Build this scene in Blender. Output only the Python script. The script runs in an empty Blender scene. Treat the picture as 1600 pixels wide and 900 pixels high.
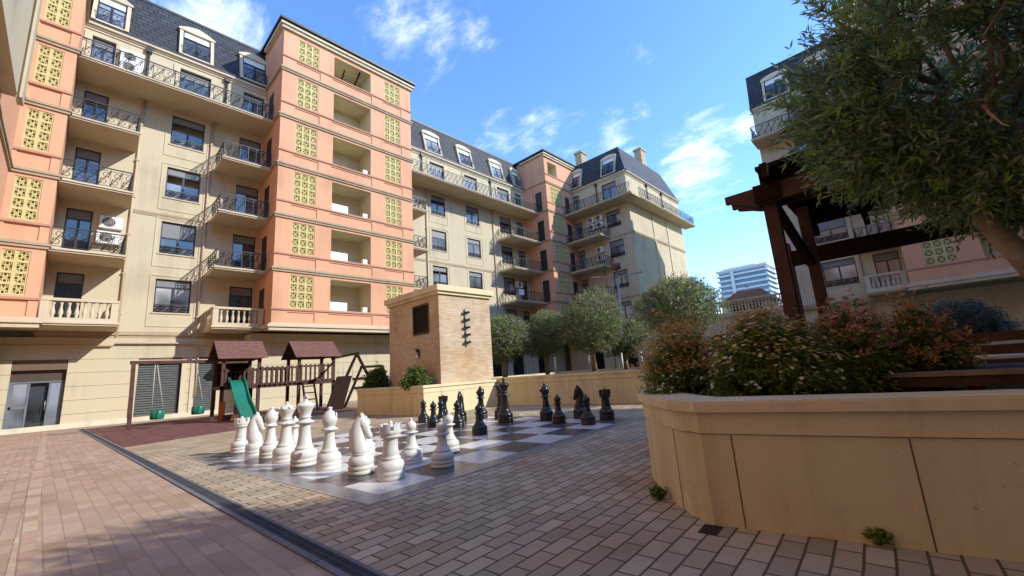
import bpy, math, random
import numpy as np
from mathutils import Matrix, Vector, noise as mnoise
random.seed(7)
sc = bpy.context.scene
COL = sc.collection
R = math.radians
PI = math.pi

# ---------------------------------------------------------------- helpers
class MB:
    """collects shapes; build() links them as ONE mesh object"""
    def __init__(self):
        self.v = []; self.f = []; self.m = []; self.s = []
        self.tr = None
    def add(self, vs, fs, m=0, s=False):
        o = len(self.v)
        if self.tr: vs = [self.tr(p) for p in vs]
        self.v += [tuple(p) for p in vs]
        for f in fs:
            self.f.append([o + i for i in f]); self.m.append(m); self.s.append(s)
    def quad(self, a, b, c, d, m=0): self.add([a, b, c, d], [(0, 1, 2, 3)], m)
    def box(self, x0, x1, y0, y1, z0, z1, m=0):
        if x0 > x1: x0, x1 = x1, x0
        if y0 > y1: y0, y1 = y1, y0
        if z0 > z1: z0, z1 = z1, z0
        self.add([(x0,y0,z0),(x1,y0,z0),(x1,y1,z0),(x0,y1,z0),(x0,y0,z1),(x1,y0,z1),(x1,y1,z1),(x0,y1,z1)],
                 [(0,3,2,1),(4,5,6,7),(0,1,5,4),(1,2,6,5),(2,3,7,6),(3,0,4,7)], m)
    def bar(self, p, q, w, h, m=0):
        """box beam from p to q, width w (sideways), height h"""
        p = Vector(p); q = Vector(q); d = (q - p).normalized()
        up = Vector((0,0,1)) if abs(d.z) < .95 else Vector((0,1,0))
        s = d.cross(up).normalized(); t = s.cross(d).normalized()
        vs = []
        for b in (p, q):
            for a, c in ((-1,-1),(1,-1),(1,1),(-1,1)):
                vs.append(b + s*(a*w/2) + t*(c*h/2))
        self.add(vs, [(3,2,1,0),(4,5,6,7),(0,1,5,4),(1,2,6,5),(2,3,7,6),(3,0,4,7)], m)
    def tube(self, pts, r, n=6, m=0, s=True, cap=True):
        pts = [Vector(p) for p in pts]
        rs = r if isinstance(r, (list, tuple)) else [r]*len(pts)
        vs = []; prev = None
        for i, p in enumerate(pts):
            d = (pts[min(i+1,len(pts)-1)] - pts[max(i-1,0)])
            if d.length < 1e-9: d = Vector((0,0,1))
            d.normalize()
            if prev is None:
                a = Vector((0,0,1)) if abs(d.z) < .9 else Vector((1,0,0))
            else: a = prev
            x = a - d*a.dot(d)
            if x.length < 1e-6: x = d.orthogonal()
            x.normalize(); y = d.cross(x); prev = x
            for k in range(n):
                t = 2*PI*k/n
                vs.append(p + (x*math.cos(t) + y*math.sin(t))*rs[i])
        fs = []
        for i in range(len(pts)-1):
            for k in range(n):
                k2 = (k+1) % n
                fs.append((i*n+k, i*n+k2, (i+1)*n+k2, (i+1)*n+k))
        if cap:
            fs.append(tuple(reversed(range(n)))); fs.append(tuple(range((len(pts)-1)*n, len(pts)*n)))
        self.add(vs, fs, m, s)
    def lathe(self, prof, n=16, cx=0, cy=0, m=0, s=True):
        vs = []; fs = []
        for r, z in prof:
            for k in range(n):
                t = 2*PI*k/n
                vs.append((cx + r*math.cos(t), cy + r*math.sin(t), z))
        for i in range(len(prof)-1):
            for k in range(n):
                k2 = (k+1) % n
                fs.append((i*n+k, i*n+k2, (i+1)*n+k2, (i+1)*n+k))
        fs.append(tuple(reversed(range(n)))); fs.append(tuple(range((len(prof)-1)*n, len(prof)*n)))
        self.add(vs, fs, m, s)
    def prism(self, out, y0, y1, m=0):
        """outline of (x,z) points (counter-clockwise seen from -y) pulled from y0 to y1"""
        n = len(out)
        vs = [(x, y0, z) for x, z in out] + [(x, y1, z) for x, z in out]
        fs = [tuple(range(n)), tuple(reversed(range(n, 2*n)))]
        for i in range(n):
            j = (i+1) % n
            fs.append((i, i+n, j+n, j))
        self.add(vs, fs, m)
    def zprism(self, out, z0, z1, m=0):
        n = len(out)
        vs = [(x, y, z0) for x, y in out] + [(x, y, z1) for x, y in out]
        fs = [tuple(reversed(range(n))), tuple(range(n, 2*n))]
        for i in range(n):
            j = (i+1) % n
            fs.append((i, j, j+n, i+n))
        self.add(vs, fs, m)
    def mesh(self, name, mats):
        me = bpy.data.meshes.new(name)
        me.from_pydata(self.v, [], self.f)
        for mt in mats: me.materials.append(mt)
        me.polygons.foreach_set('material_index', self.m)
        me.polygons.foreach_set('use_smooth', self.s)
        me.update()
        return me
    def build(self, name, mats, parent=None, M=None):
        if not isinstance(mats, (list, tuple)): mats = [mats]
        return link(name, self.mesh(name, mats), parent, M)

def link(name, me, parent=None, M=None):
    o = bpy.data.objects.new(name, me); COL.objects.link(o)
    if parent is not None: o.parent = parent
    if M is not None: o.matrix_local = M
    return o
def tag(o, label, cat, group=None, kind=None):
    if label: o['label'] = label
    if cat: o['category'] = cat
    if group: o['group'] = group
    if kind: o['kind'] = kind
    return o
def thing(name, label, cat, loc=(0,0,0), rz=0, group=None):
    o = bpy.data.objects.new(name, None); COL.objects.link(o)
    o.location = loc; o.rotation_euler = (0,0,rz); o.empty_display_size = .2
    return tag(o, label, cat, group)
def struct(o): o['kind'] = 'structure'; return o
def copy_tree(o, parent=None):
    c = o.copy(); COL.objects.link(c)
    if parent is not None: c.parent = parent
    for ch in list(o.children): copy_tree(ch, c)
    return c
T = Matrix.Translation
_cache = {}
def inst(name, key, fn, mats, parent, M):
    if key not in _cache:
        mb = MB(); fn(mb); _cache[key] = mb.mesh(name, mats if isinstance(mats, (list,tuple)) else [mats])
    return link(name, _cache[key], parent, M)

# ---------------------------------------------------------------- materials
def mat(name, col, rough=.8, spec=.3, var=.12, vscale=1.5, bump=0., bscale=40., metal=0., var2=None, coat=0.):
    m = bpy.data.materials.new(name); m.use_nodes = True
    nt = m.node_tree; N = nt.nodes; L = nt.links
    b = N['Principled BSDF']
    b.inputs['Roughness'].default_value = rough
    b.inputs['Specular IOR Level'].default_value = spec
    b.inputs['Metallic'].default_value = metal
    if coat: b.inputs['Coat Weight'].default_value = coat; b.inputs['Coat Roughness'].default_value = .15
    geo = N.new('ShaderNodeNewGeometry')
    if var:
        nz = N.new('ShaderNodeTexNoise'); nz.inputs['Scale'].default_value = vscale; nz.inputs['Detail'].default_value = 6
        L.new(geo.outputs['Position'], nz.inputs['Vector'])
        rp = N.new('ShaderNodeValToRGB')
        rp.color_ramp.elements[0].position = .3; rp.color_ramp.elements[1].position = .7
        c1 = [max(0, c*(1-var)) for c in col]; c2 = [min(1, c*(1+var)) for c in col]
        if var2: c1 = var2
        rp.color_ramp.elements[0].color = (*c1, 1); rp.color_ramp.elements[1].color = (*c2, 1)
        L.new(nz.outputs['Fac'], rp.inputs['Fac']); L.new(rp.outputs['Color'], b.inputs['Base Color'])
    else: b.inputs['Base Color'].default_value = (*col, 1)
    if bump:
        n2 = N.new('ShaderNodeTexNoise'); n2.inputs['Scale'].default_value = bscale; n2.inputs['Detail'].default_value = 4
        L.new(geo.outputs['Position'], n2.inputs['Vector'])
        bp = N.new('ShaderNodeBump'); bp.inputs['Strength'].default_value = bump; bp.inputs['Distance'].default_value = .02
        L.new(n2.outputs['Fac'], bp.inputs['Height']); L.new(bp.outputs['Normal'], b.inputs['Normal'])
    return m

def stucco(name, col, streak=.18):
    """painted render: broad blotches, faint vertical rain streaks, fine grain"""
    m = bpy.data.materials.new(name); m.use_nodes = True
    nt = m.node_tree; N = nt.nodes; L = nt.links; b = N['Principled BSDF']
    b.inputs['Roughness'].default_value = .9; b.inputs['Specular IOR Level'].default_value = .2
    geo = N.new('ShaderNodeNewGeometry')
    mp = N.new('ShaderNodeMapping'); mp.inputs['Scale'].default_value = (1.6, 1.6, .12)
    L.new(geo.outputs['Position'], mp.inputs['Vector'])
    n1 = N.new('ShaderNodeTexNoise'); n1.inputs['Scale'].default_value = 1.0; n1.inputs['Detail'].default_value = 8; n1.inputs['Roughness'].default_value = .65
    L.new(mp.outputs['Vector'], n1.inputs['Vector'])
    n2 = N.new('ShaderNodeTexNoise'); n2.inputs['Scale'].default_value = .5; n2.inputs['Detail'].default_value = 5
    L.new(geo.outputs['Position'], n2.inputs['Vector'])
    ad = N.new('ShaderNodeMath'); ad.operation = 'ADD'
    L.new(n1.outputs['Fac'], ad.inputs[0]); L.new(n2.outputs['Fac'], ad.inputs[1])
    rp = N.new('ShaderNodeValToRGB')
    rp.color_ramp.elements[0].position = .7; rp.color_ramp.elements[1].position = 1.25
    rp.color_ramp.elements[0].color = (*[c*(1-streak) for c in col], 1)
    rp.color_ramp.elements[1].color = (*[min(1, c*(1+streak*.5)) for c in col], 1)
    ml = N.new('ShaderNodeMath'); ml.operation = 'MULTIPLY'; ml.inputs[1].default_value = 1.
    L.new(ad.outputs[0], ml.inputs[0]); L.new(ml.outputs[0], rp.inputs['Fac'])
    L.new(rp.outputs['Color'], b.inputs['Base Color'])
    n3 = N.new('ShaderNodeTexNoise'); n3.inputs['Scale'].default_value = 60
    L.new(geo.outputs['Position'], n3.inputs['Vector'])
    bp = N.new('ShaderNodeBump'); bp.inputs['Strength'].default_value = .15; bp.inputs['Distance'].default_value = .01
    L.new(n3.outputs['Fac'], bp.inputs['Height']); L.new(bp.outputs['Normal'], b.inputs['Normal'])
    return m

def bricks(name, c1, c2, mortar, bw, bh, ms=.008, rot=(0,0,0), rough=.85, off=.5, bump=.5, stain=.25, spec=.25, axes='xy', freq=2, c3=None):
    m = bpy.data.materials.new(name); m.use_nodes = True
    nt = m.node_tree; N = nt.nodes; L = nt.links; b = N['Principled BSDF']
    b.inputs['Specular IOR Level'].default_value = spec
    geo = N.new('ShaderNodeNewGeometry'); src = geo.outputs['Position']
    if axes != 'xy':
        sp = N.new('ShaderNodeSeparateXYZ'); cb = N.new('ShaderNodeCombineXYZ'); L.new(src, sp.inputs[0])
        if axes == 'wall':
            a = N.new('ShaderNodeMath'); a.operation = 'ADD'
            L.new(sp.outputs['X'], a.inputs[0]); L.new(sp.outputs['Y'], a.inputs[1])
            L.new(a.outputs[0], cb.inputs['X']); L.new(sp.outputs['Z'], cb.inputs['Y'])
        src = cb.outputs[0]
    mp = N.new('ShaderNodeMapping'); mp.inputs['Rotation'].default_value = rot
    L.new(src, mp.inputs['Vector'])
    # slightly wavy joints
    wn = N.new('ShaderNodeTexNoise'); wn.inputs['Scale'].default_value = 3.0
    L.new(mp.outputs['Vector'], wn.inputs['Vector'])
    ws = N.new('ShaderNodeVectorMath'); ws.operation = 'SCALE'; ws.inputs['Scale'].default_value = ms*1.2
    L.new(wn.outputs['Color'], ws.inputs[0])
    wa = N.new('ShaderNodeVectorMath'); wa.operation = 'ADD'
    L.new(mp.outputs['Vector'], wa.inputs[0]); L.new(ws.outputs[0], wa.inputs[1])
    br = N.new('ShaderNodeTexBrick'); br.offset = off; br.offset_frequency = freq
    br.inputs['Scale'].default_value = 1; br.inputs['Brick Width'].default_value = bw; br.inputs['Row Height'].default_value = bh
    br.inputs['Mortar Size'].default_value = ms; br.inputs['Mortar Smooth'].default_value = .3; br.inputs['Bias'].default_value = 0
    br.inputs['Color1'].default_value = (*c1, 1); br.inputs['Color2'].default_value = (*c2, 1); br.inputs['Mortar'].default_value = (*mortar, 1)
    L.new(wa.outputs[0], br.inputs['Vector'])
    col = br.outputs['Color']
    if c3:
        n0 = N.new('ShaderNodeTexNoise'); n0.inputs['Scale'].default_value = .9; n0.inputs['Detail'].default_value = 3
        L.new(geo.outputs['Position'], n0.inputs['Vector'])
        r0 = N.new('ShaderNodeValToRGB'); r0.color_ramp.elements[0].position = .45; r0.color_ramp.elements[1].position = .7
        L.new(n0.outputs['Fac'], r0.inputs['Fac'])
        mx = N.new('ShaderNodeMix'); mx.data_type = 'RGBA'; mx.blend_type = 'MULTIPLY'
        L.new(r0.outputs['Color'], mx.inputs['Factor']); L.new(col, mx.inputs['A']); mx.inputs['B'].default_value = (*c3, 1)
        col = mx.outputs['Result']
    nz = N.new('ShaderNodeTexNoise'); nz.inputs['Scale'].default_value = 1.1; nz.inputs['Detail'].default_value = 9; nz.inputs['Roughness'].default_value = .7
    L.new(geo.outputs['Position'], nz.inputs['Vector'])
    rp = N.new('ShaderNodeValToRGB'); rp.color_ramp.elements[0].position = .3; rp.color_ramp.elements[1].position = .7
    g = 1-stain; rp.color_ramp.elements[0].color = (g, g, g, 1); rp.color_ramp.elements[1].color = (1, 1, 1, 1)
    L.new(nz.outputs['Fac'], rp.inputs['Fac'])
    mx = N.new('ShaderNodeMix'); mx.data_type = 'RGBA'; mx.blend_type = 'MULTIPLY'; mx.inputs['Factor'].default_value = 1
    L.new(col, mx.inputs['A']); L.new(rp.outputs['Color'], mx.inputs['B'])
    L.new(mx.outputs['Result'], b.inputs['Base Color'])
    rr = N.new('ShaderNodeMapRange'); rr.inputs['To Min'].default_value = rough-.15; rr.inputs['To Max'].default_value = min(1, rough+.1)
    L.new(nz.outputs['Fac'], rr.inputs['Value']); L.new(rr.outputs[0], b.inputs['Roughness'])
    n3 = N.new('ShaderNodeTexNoise'); n3.inputs['Scale'].default_value = 90; L.new(geo.outputs['Position'], n3.inputs['Vector'])
    m3 = N.new('ShaderNodeMath'); m3.operation = 'MULTIPLY'; m3.inputs[1].default_value = .25; L.new(n3.outputs['Fac'], m3.inputs[0])
    sb = N.new('ShaderNodeMath'); sb.operation = 'SUBTRACT'; L.new(m3.outputs[0], sb.inputs[0]); L.new(br.outputs['Fac'], sb.inputs[1])
    bp = N.new('ShaderNodeBump'); bp.inputs['Strength'].default_value = bump; bp.inputs['Distance'].default_value = .008
    L.new(sb.outputs[0], bp.inputs['Height']); L.new(bp.outputs['Normal'], b.inputs['Normal'])
    return m

def leafmat(name, cols, trans=.35, rough=.5):
    m = bpy.data.materials.new(name); m.use_nodes = True
    nt = m.node_tree; N = nt.nodes; L = nt.links; b = N['Principled BSDF']
    geo = N.new('ShaderNodeNewGeometry')
    rp = N.new('ShaderNodeValToRGB')
    els = rp.color_ramp.elements
    while len(els) < len(cols): els.new(.5)
    for i, c in enumerate(cols):
        els[i].position = i/max(1, len(cols)-1); els[i].color = (*c, 1)
    L.new(geo.outputs['Random Per Island'], rp.inputs['Fac'])
    L.new(rp.outputs['Color'], b.inputs['Base Color'])
    b.inputs['Roughness'].default_value = rough; b.inputs['Specular IOR Level'].default_value = .35
    tr = N.new('ShaderNodeBsdfTranslucent'); L.new(rp.outputs['Color'], tr.inputs['Color'])
    mx = N.new('ShaderNodeMixShader'); mx.inputs[0].default_value = trans
    L.new(b.outputs[0], mx.inputs[1]); L.new(tr.outputs[0], mx.inputs[2])
    L.new(mx.outputs[0], N['Material Output'].inputs['Surface'])
    return m

M = {}
M['cream'] = stucco('cream_render', (.49,.43,.30), .15)
M['cream2'] = stucco('cream_trim', (.52,.45,.325), .16)
M['soffit'] = stucco('soffit_render', (.49,.415,.28), .1)
M['trim'] = stucco('tan_moulding', (.37,.295,.20), .15)
M['sillred'] = stucco('brown_red_sill', (.42,.235,.165), .1)
M['pink'] = stucco('salmon_render', (.61,.335,.205), .12)
M['pink_deep'] = stucco('deep_salmon_render', (.60,.28,.155), .1)
M['loggia'] = stucco('loggia_render', (.56,.49,.33), .12)
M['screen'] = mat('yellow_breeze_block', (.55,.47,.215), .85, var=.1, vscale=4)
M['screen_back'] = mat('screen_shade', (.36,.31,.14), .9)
M['stone'] = mat('sandstone_cladding', (.47,.415,.255), .8, var=.13, vscale=2.6, bump=.25, bscale=70, var2=(.37,.32,.19))
M['stone_cap'] = mat('sandstone_coping', (.51,.45,.295), .75, var=.1, vscale=3, bump=.12, bscale=80)
M['stone_pale'] = mat('pale_cladding', (.60,.53,.40), .75, var=.1, vscale=2, bump=.12, bscale=80)
def stone(name, col):
    """sawn sandstone slabs: cloudy beds, pale bloom, drip streaks, small pits"""
    m = stucco(name, col, .2); nt = m.node_tree; N = nt.nodes; L = nt.links; b = N['Principled BSDF']
    b.inputs['Roughness'].default_value = .8
    base = b.inputs['Base Color'].links[0].from_socket
    geo = N.new('ShaderNodeNewGeometry')
    def noise(scale, det, mapping=None, lo=.5, hi=.7):
        n = N.new('ShaderNodeTexNoise'); n.inputs['Scale'].default_value = scale; n.inputs['Detail'].default_value = det; n.inputs['Roughness'].default_value = .7
        if mapping:
            mp = N.new('ShaderNodeMapping'); mp.inputs['Scale'].default_value = mapping; L.new(geo.outputs['Position'], mp.inputs['Vector']); L.new(mp.outputs[0], n.inputs['Vector'])
        else: L.new(geo.outputs['Position'], n.inputs['Vector'])
        r = N.new('ShaderNodeMapRange'); r.inputs['From Min'].default_value = lo; r.inputs['From Max'].default_value = hi; L.new(n.outputs['Fac'], r.inputs['Value'])
        return r.outputs[0]
    def mix(fac, k, c, prev, mode='MIX'):
        f = N.new('ShaderNodeMath'); f.operation = 'MULTIPLY'; f.inputs[1].default_value = k; L.new(fac, f.inputs[0])
        x = N.new('ShaderNodeMix'); x.data_type = 'RGBA'; x.blend_type = mode; L.new(f.outputs[0], x.inputs['Factor']); L.new(prev, x.inputs['A']); x.inputs['B'].default_value = (*c, 1)
        return x.outputs['Result']
    o = mix(noise(1.7, 7, None, .5, .72), .45, [min(1, c*1.22) for c in col], base)
    o = mix(noise(1.2, 6, (2.2,2.2,.35), .5, .7), .42, (.66,.62,.56), o, 'MULTIPLY')
    o = mix(noise(4.5, 9, (1,1,1.6), .55, .75), .5, (.72,.70,.66), o, 'MULTIPLY')
    o = mix(noise(38, 2, None, .70, .76), .8, (.35,.30,.25), o, 'MULTIPLY')
    L.new(o, b.inputs['Base Color'])
    return m
M['stone'] = stone('sandstone_cladding', (.60,.535,.335)); M['stone_cap'] = stone('sandstone_coping', (.63,.56,.365)); M['stone_pale'] = stone('pale_cladding', (.58,.53,.41))
M['joint'] = mat('dark_joint', (.14,.105,.07), .9, var=0)
M['iron'] = mat('black_iron', (.018,.018,.02), .45, .5, var=0)
M['frame'] = mat('anthracite_frame', (.025,.027,.032), .4, .5, var=0)
M['shutter'] = mat('grey_shutter_box', (.19,.20,.205), .5, .4, var=.08, vscale=5)
M['slat'] = mat('dark_grey_green_slats', (.10,.115,.11), .5, .4, var=.08, vscale=5)
M['white_pvc'] = mat('white_pvc', (.72,.73,.74), .4, .4, var=.03)
M['void'] = mat('dark_interior', (.012,.011,.010), .9, var=0)
M['slate'] = bricks('slate_tiles', (.045,.047,.055), (.065,.068,.078), (.010,.010,.012), .5, .27, .022, axes='wall', rough=.6, bump=.9, stain=.3)
M['dark_metal'] = mat('dark_flashing', (.03,.03,.036), .5, .4, var=0)
M['pipe'] = mat('cream_downpipe', (.50,.38,.25), .6, var=.08)
M['ac'] = mat('white_ac_casing', (.70,.70,.67), .5, .4, var=.05, vscale=5)
M['acgrille'] = mat('dark_grille', (.03,.03,.03), .6, var=0)
M['kiosk'] = bricks('thin_brick', (.57,.44,.30), (.68,.57,.42), (.55,.46,.34), .24, .062, .008, axes='wall', stain=.3, bump=.8, c3=(.9,.76,.6))
M['wood'] = mat('red_brown_timber', (.085,.044,.034), .65, .15, var=.25, vscale=6, bump=.2, bscale=30)
M['wood_dark'] = mat('dark_timber', (.028,.017,.013), .9, .0, var=.25, vscale=6, bump=.2, bscale=30)
M['wood_roof'] = mat('shingle_timber', (.155,.082,.066), .75, .12, var=.2, vscale=7, bump=.2, bscale=30)
M['green_plastic'] = mat('green_plastic', (.012,.16,.105), .35, .5, var=.06)
M['orange'] = mat('orange_paint', (.60,.16,.02), .5, var=.05)
M['rope'] = mat('rope', (.55,.50,.42), .9, var=0)
M['steel'] = mat('grey_steel', (.35,.36,.37), .4, .5, var=.05, metal=.6)
M['white_piece'] = mat('white_chess_plastic', (.575,.58,.55), .45, .4, var=.07, vscale=3)
M['black_piece'] = mat('black_chess_plastic', (.012,.013,.014), .28, .5, var=0)
M['bark'] = mat('olive_bark', (.27,.215,.15), .9, var=.3, vscale=9, bump=.6, bscale=25)
M['twig'] = mat('twig', (.14,.10,.06), .9, var=.2)
M['soil'] = mat('dark_soil', (.035,.025,.018), .95, var=.4, vscale=8, bump=.8, bscale=30)
M['olive'] = leafmat('olive_leaves', [(.09,.15,.06),(.19,.29,.12),(.28,.385,.19),(.46,.54,.36)], .5)
M['olive_new'] = leafmat('fresh_olive_leaves', [(.20,.35,.055),(.29,.46,.08),(.38,.50,.12)], .5)
M['olive_far'] = leafmat('silver_olive_leaves', [(.10,.12,.055),(.18,.205,.105),(.30,.32,.19),(.46,.48,.33)], .35)
M['bush'] = leafmat('dark_shrub_leaves', [(.05,.085,.022),(.10,.155,.038),(.165,.22,.06)], .4)
M['bush_mid'] = leafmat('green_shrub_leaves', [(.17,.27,.05),(.28,.38,.08),(.38,.44,.12)], .45)
M['rust'] = leafmat('rust_seedheads', [(.60,.28,.08),(.72,.42,.13),(.64,.50,.20)], .3)
M['yellowfl'] = leafmat('straw_yellow_flowers', [(.66,.52,.18),(.74,.64,.30),(.62,.42,.12)], .3)
M['whitefl'] = leafmat('cream_white_flowers', [(.72,.68,.50),(.78,.74,.62)], .3)
M['pinkfl'] = leafmat('pink_flowers', [(.68,.24,.24),(.74,.38,.35),(.66,.24,.15)], .3)
M['lav'] = leafmat('grey_green_leaves', [(.10,.14,.11),(.17,.21,.165),(.25,.29,.235)], .35)
M['grey_wood'] = mat('weathered_plank', (.30,.24,.20), .6, var=.2, vscale=6)
M['terra'] = mat('terracotta_roof', (.26,.13,.085), .85, var=.15, vscale=3)
M['tower_glass'] = mat('blue_curtain_wall', (.06,.14,.26), .15, .6, var=.2, vscale=.2)
M['tower_slab'] = mat('pale_floor_bands', (.50,.55,.60), .7, var=.05)
M['sat'] = mat('brown_dish', (.14,.08,.05), .6, var=0)
M['clay'] = mat('grey_urn', (.33,.33,.34), .8, var=.1)
M['dbd'] = mat('dark_blue_door', (.02,.03,.07), .5, var=0)
M['cloth'] = mat('white_cloth', (.75,.75,.75), .9, var=.03)

def glass(name, col, rough=.04):
    m = bpy.data.materials.new(name); m.use_nodes = True
    nt = m.node_tree; N = nt.nodes; L = nt.links; b = N['Principled BSDF']
    b.inputs['Roughness'].default_value = rough; b.inputs['Specular IOR Level'].default_value = .9
    b.inputs['IOR'].default_value = 1.6
    oi = N.new('ShaderNodeObjectInfo')
    geo = N.new('ShaderNodeNewGeometry')
    ad = N.new('ShaderNodeVectorMath'); ad.operation = 'SCALE'; ad.inputs['Scale'].default_value = .33
    L.new(geo.outputs['Position'], ad.inputs[0])
    nz = N.new('ShaderNodeTexNoise'); nz.inputs['Scale'].default_value = 1.2; nz.inputs['Detail'].default_value = 2
    L.new(ad.outputs[0], nz.inputs['Vector'])
    rp = N.new('ShaderNodeValToRGB'); rp.color_ramp.elements[0].position = .42; rp.color_ramp.elements[1].position = .62
    rp.color_ramp.elements[0].color = (*[c*.35 for c in col], 1); rp.color_ramp.elements[1].color = (*[c*1.5 for c in col], 1)
    L.new(nz.outputs['Fac'], rp.inputs['Fac']); L.new(rp.outputs['Color'], b.inputs['Base Color'])
    # each pane leans a hair its own way
    bn = N.new('ShaderNodeTexNoise'); bn.inputs['Scale'].default_value = .8; L.new(geo.outputs['Position'], bn.inputs['Vector'])
    bp = N.new('ShaderNodeBump'); bp.inputs['Strength'].default_value = .12; bp.inputs['Distance'].default_value = .1
    L.new(bn.outputs['Fac'], bp.inputs['Height']); L.new(bp.outputs['Normal'], b.inputs['Normal'])
    return m
M['glass'] = glass('window_glass', (.17,.20,.24))
M['glass_dark'] = glass('dark_door_glass', (.035,.04,.048))
M['curtain'] = glass('curtained_glass', (.42,.44,.46), .08)

# ---------------------------------------------------------------- camera, sky, sun
CAMZ = 1.1
f_px = 652.; pit, rol, yaw = R(11.43), R(-4.01), R(43.2)
cp, sp = math.cos(pit), math.sin(pit); c_, s_ = math.cos(rol), math.sin(rol)
Mx = np.array([[1,0,0],[0,sp,-cp],[0,cp,sp]])
RW = np.array([[c_,-s_,0],[s_,c_,0],[0,0,1]]) @ Mx @ np.array([[math.sin(yaw),-math.cos(yaw),0],[math.cos(yaw),math.sin(yaw),0],[0,0,1]])
cam = bpy.data.cameras.new('camera'); co = bpy.data.objects.new('camera', cam); COL.objects.link(co)
cam.sensor_width = 36; cam.lens = f_px/1600*36; cam.clip_start = .05; cam.clip_end = 2000
rm = Matrix(((RW[0][0],-RW[1][0],-RW[2][0]),(RW[0][1],-RW[1][1],-RW[2][1]),(RW[0][2],-RW[1][2],-RW[2][2])))
co.matrix_world = T((0,0,CAMZ)) @ rm.to_4x4()
sc.camera = co

SUN_AZ, SUN_EL = R(-58), R(33)          # direction towards the sun in the XY plane
sdir = Vector((math.cos(SUN_AZ)*math.cos(SUN_EL), math.sin(SUN_AZ)*math.cos(SUN_EL), math.sin(SUN_EL)))
sl = bpy.data.lights.new('sun', 'SUN'); sl.energy = 2.1; sl.angle = R(.55); sl.color = (1, .95, .87)
so = bpy.data.objects.new('sun', sl); COL.objects.link(so)
so.rotation_euler = sdir.to_track_quat('Z', 'Y').to_euler()

w = bpy.data.worlds.new('World'); sc.world = w; w.use_nodes = True
nt = w.node_tree; N = nt.nodes; L = nt.links
bg = N['Background']; bg.inputs['Strength'].default_value = .15
sky = N.new('ShaderNodeTexSky'); sky.sky_type = 'NISHITA'; sky.sun_disc = False
sky.sun_elevation = SUN_EL; sky.sun_rotation = R(90) - SUN_AZ
sky.air_density = 1.0; sky.dust_density = .0; sky.ozone_density = 3.5
hs = N.new('ShaderNodeHueSaturation'); hs.inputs['Hue'].default_value = .504; hs.inputs['Saturation'].default_value = 1.13; hs.inputs['Value'].default_value = 1.06
L.new(sky.outputs[0], hs.inputs['Color'])
tc = N.new('ShaderNodeTexCoord'); sx = N.new('ShaderNodeSeparateXYZ'); L.new(tc.outputs['Generated'], sx.inputs[0])
za = N.new('ShaderNodeMath'); za.operation = 'MAXIMUM'; L.new(sx.outputs['Z'], za.inputs[0]); za.inputs[1].default_value = .02
zb = N.new('ShaderNodeMath'); zb.operation = 'ADD'; L.new(za.outputs[0], zb.inputs[0]); zb.inputs[1].default_value = .12
dx = N.new('ShaderNodeMath'); dx.operation = 'DIVIDE'; L.new(sx.outputs['X'], dx.inputs[0]); L.new(zb.outputs[0], dx.inputs[1])
dy = N.new('ShaderNodeMath'); dy.operation = 'DIVIDE'; L.new(sx.outputs['Y'], dy.inputs[0]); L.new(zb.outputs[0], dy.inputs[1])
cb = N.new('ShaderNodeCombineXYZ'); L.new(dx.outputs[0], cb.inputs['X']); L.new(dy.outputs[0], cb.inputs['Y'])
n1 = N.new('ShaderNodeTexNoise'); n1.inputs['Scale'].default_value = 8; n1.inputs['Detail'].default_value = 12; n1.inputs['Roughness'].default_value = .68; n1.inputs['Distortion'].default_value = .35
mpc = N.new('ShaderNodeMapping'); mpc.inputs['Rotation'].default_value = (0,0,R(35)); mpc.inputs['Scale'].default_value = (1.25,.8,1)
L.new(cb.outputs[0], mpc.inputs['Vector']); L.new(mpc.outputs[0], n1.inputs['Vector'])
# banks of cloud stand where the sky has them
banks = [((.411,.597,.689),.17,.54),((.503,.529,.683),.10,.42),((.671,.518,.53),.14,.44),((.619,.589,.52),.12,.42),((.876,.268,.401),.12,.66),
         ((.859,.22,.461),.10,.5),((.112,.777,.619),.16,.60),((.782,.394,.484),.09,.50),((.895,.276,.351),.10,.5),((.739,.294,.606),.06,.36),((.70,.48,.46),.16,.40),((.884,.159,.441),.08,.5),((.786,.33,.523),.05,.42)]
prev = None
for d, rad, amp in banks:
    dist = N.new('ShaderNodeVectorMath'); dist.operation = 'DISTANCE'; L.new(tc.outputs['Generated'], dist.inputs[0]); dist.inputs[1].default_value = d
    mr = N.new('ShaderNodeMapRange'); mr.interpolation_type = 'SMOOTHSTEP'
    mr.inputs['From Min'].default_value = rad*1.35; mr.inputs['From Max'].default_value = 0; mr.inputs['To Max'].default_value = amp
    L.new(dist.outputs['Value'], mr.inputs['Value'])
    if prev is None: prev = mr.outputs[0]
    else:
        mxm = N.new('ShaderNodeMath'); mxm.operation = 'MAXIMUM'; L.new(prev, mxm.inputs[0]); L.new(mr.outputs[0], mxm.inputs[1]); prev = mxm.outputs[0]
sm = N.new('ShaderNodeMath'); sm.operation = 'ADD'; L.new(n1.outputs['Fac'], sm.inputs[0]); L.new(prev, sm.inputs[1])
cr = N.new('ShaderNodeMapRange'); cr.interpolation_type = 'SMOOTHSTEP'
cr.inputs['From Min'].default_value = .80; cr.inputs['From Max'].default_value = 1.38; cr.inputs['To Max'].default_value = .85
L.new(sm.outputs[0], cr.inputs['Value'])
mc = N.new('ShaderNodeMix'); mc.data_type = 'RGBA'
L.new(cr.outputs[0], mc.inputs['Factor']); L.new(hs.outputs[0], mc.inputs['A']); mc.inputs['B'].default_value = (4.4, 4.7, 5.0, 1)
L.new(mc.outputs['Result'], bg.inputs['Color'])

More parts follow.
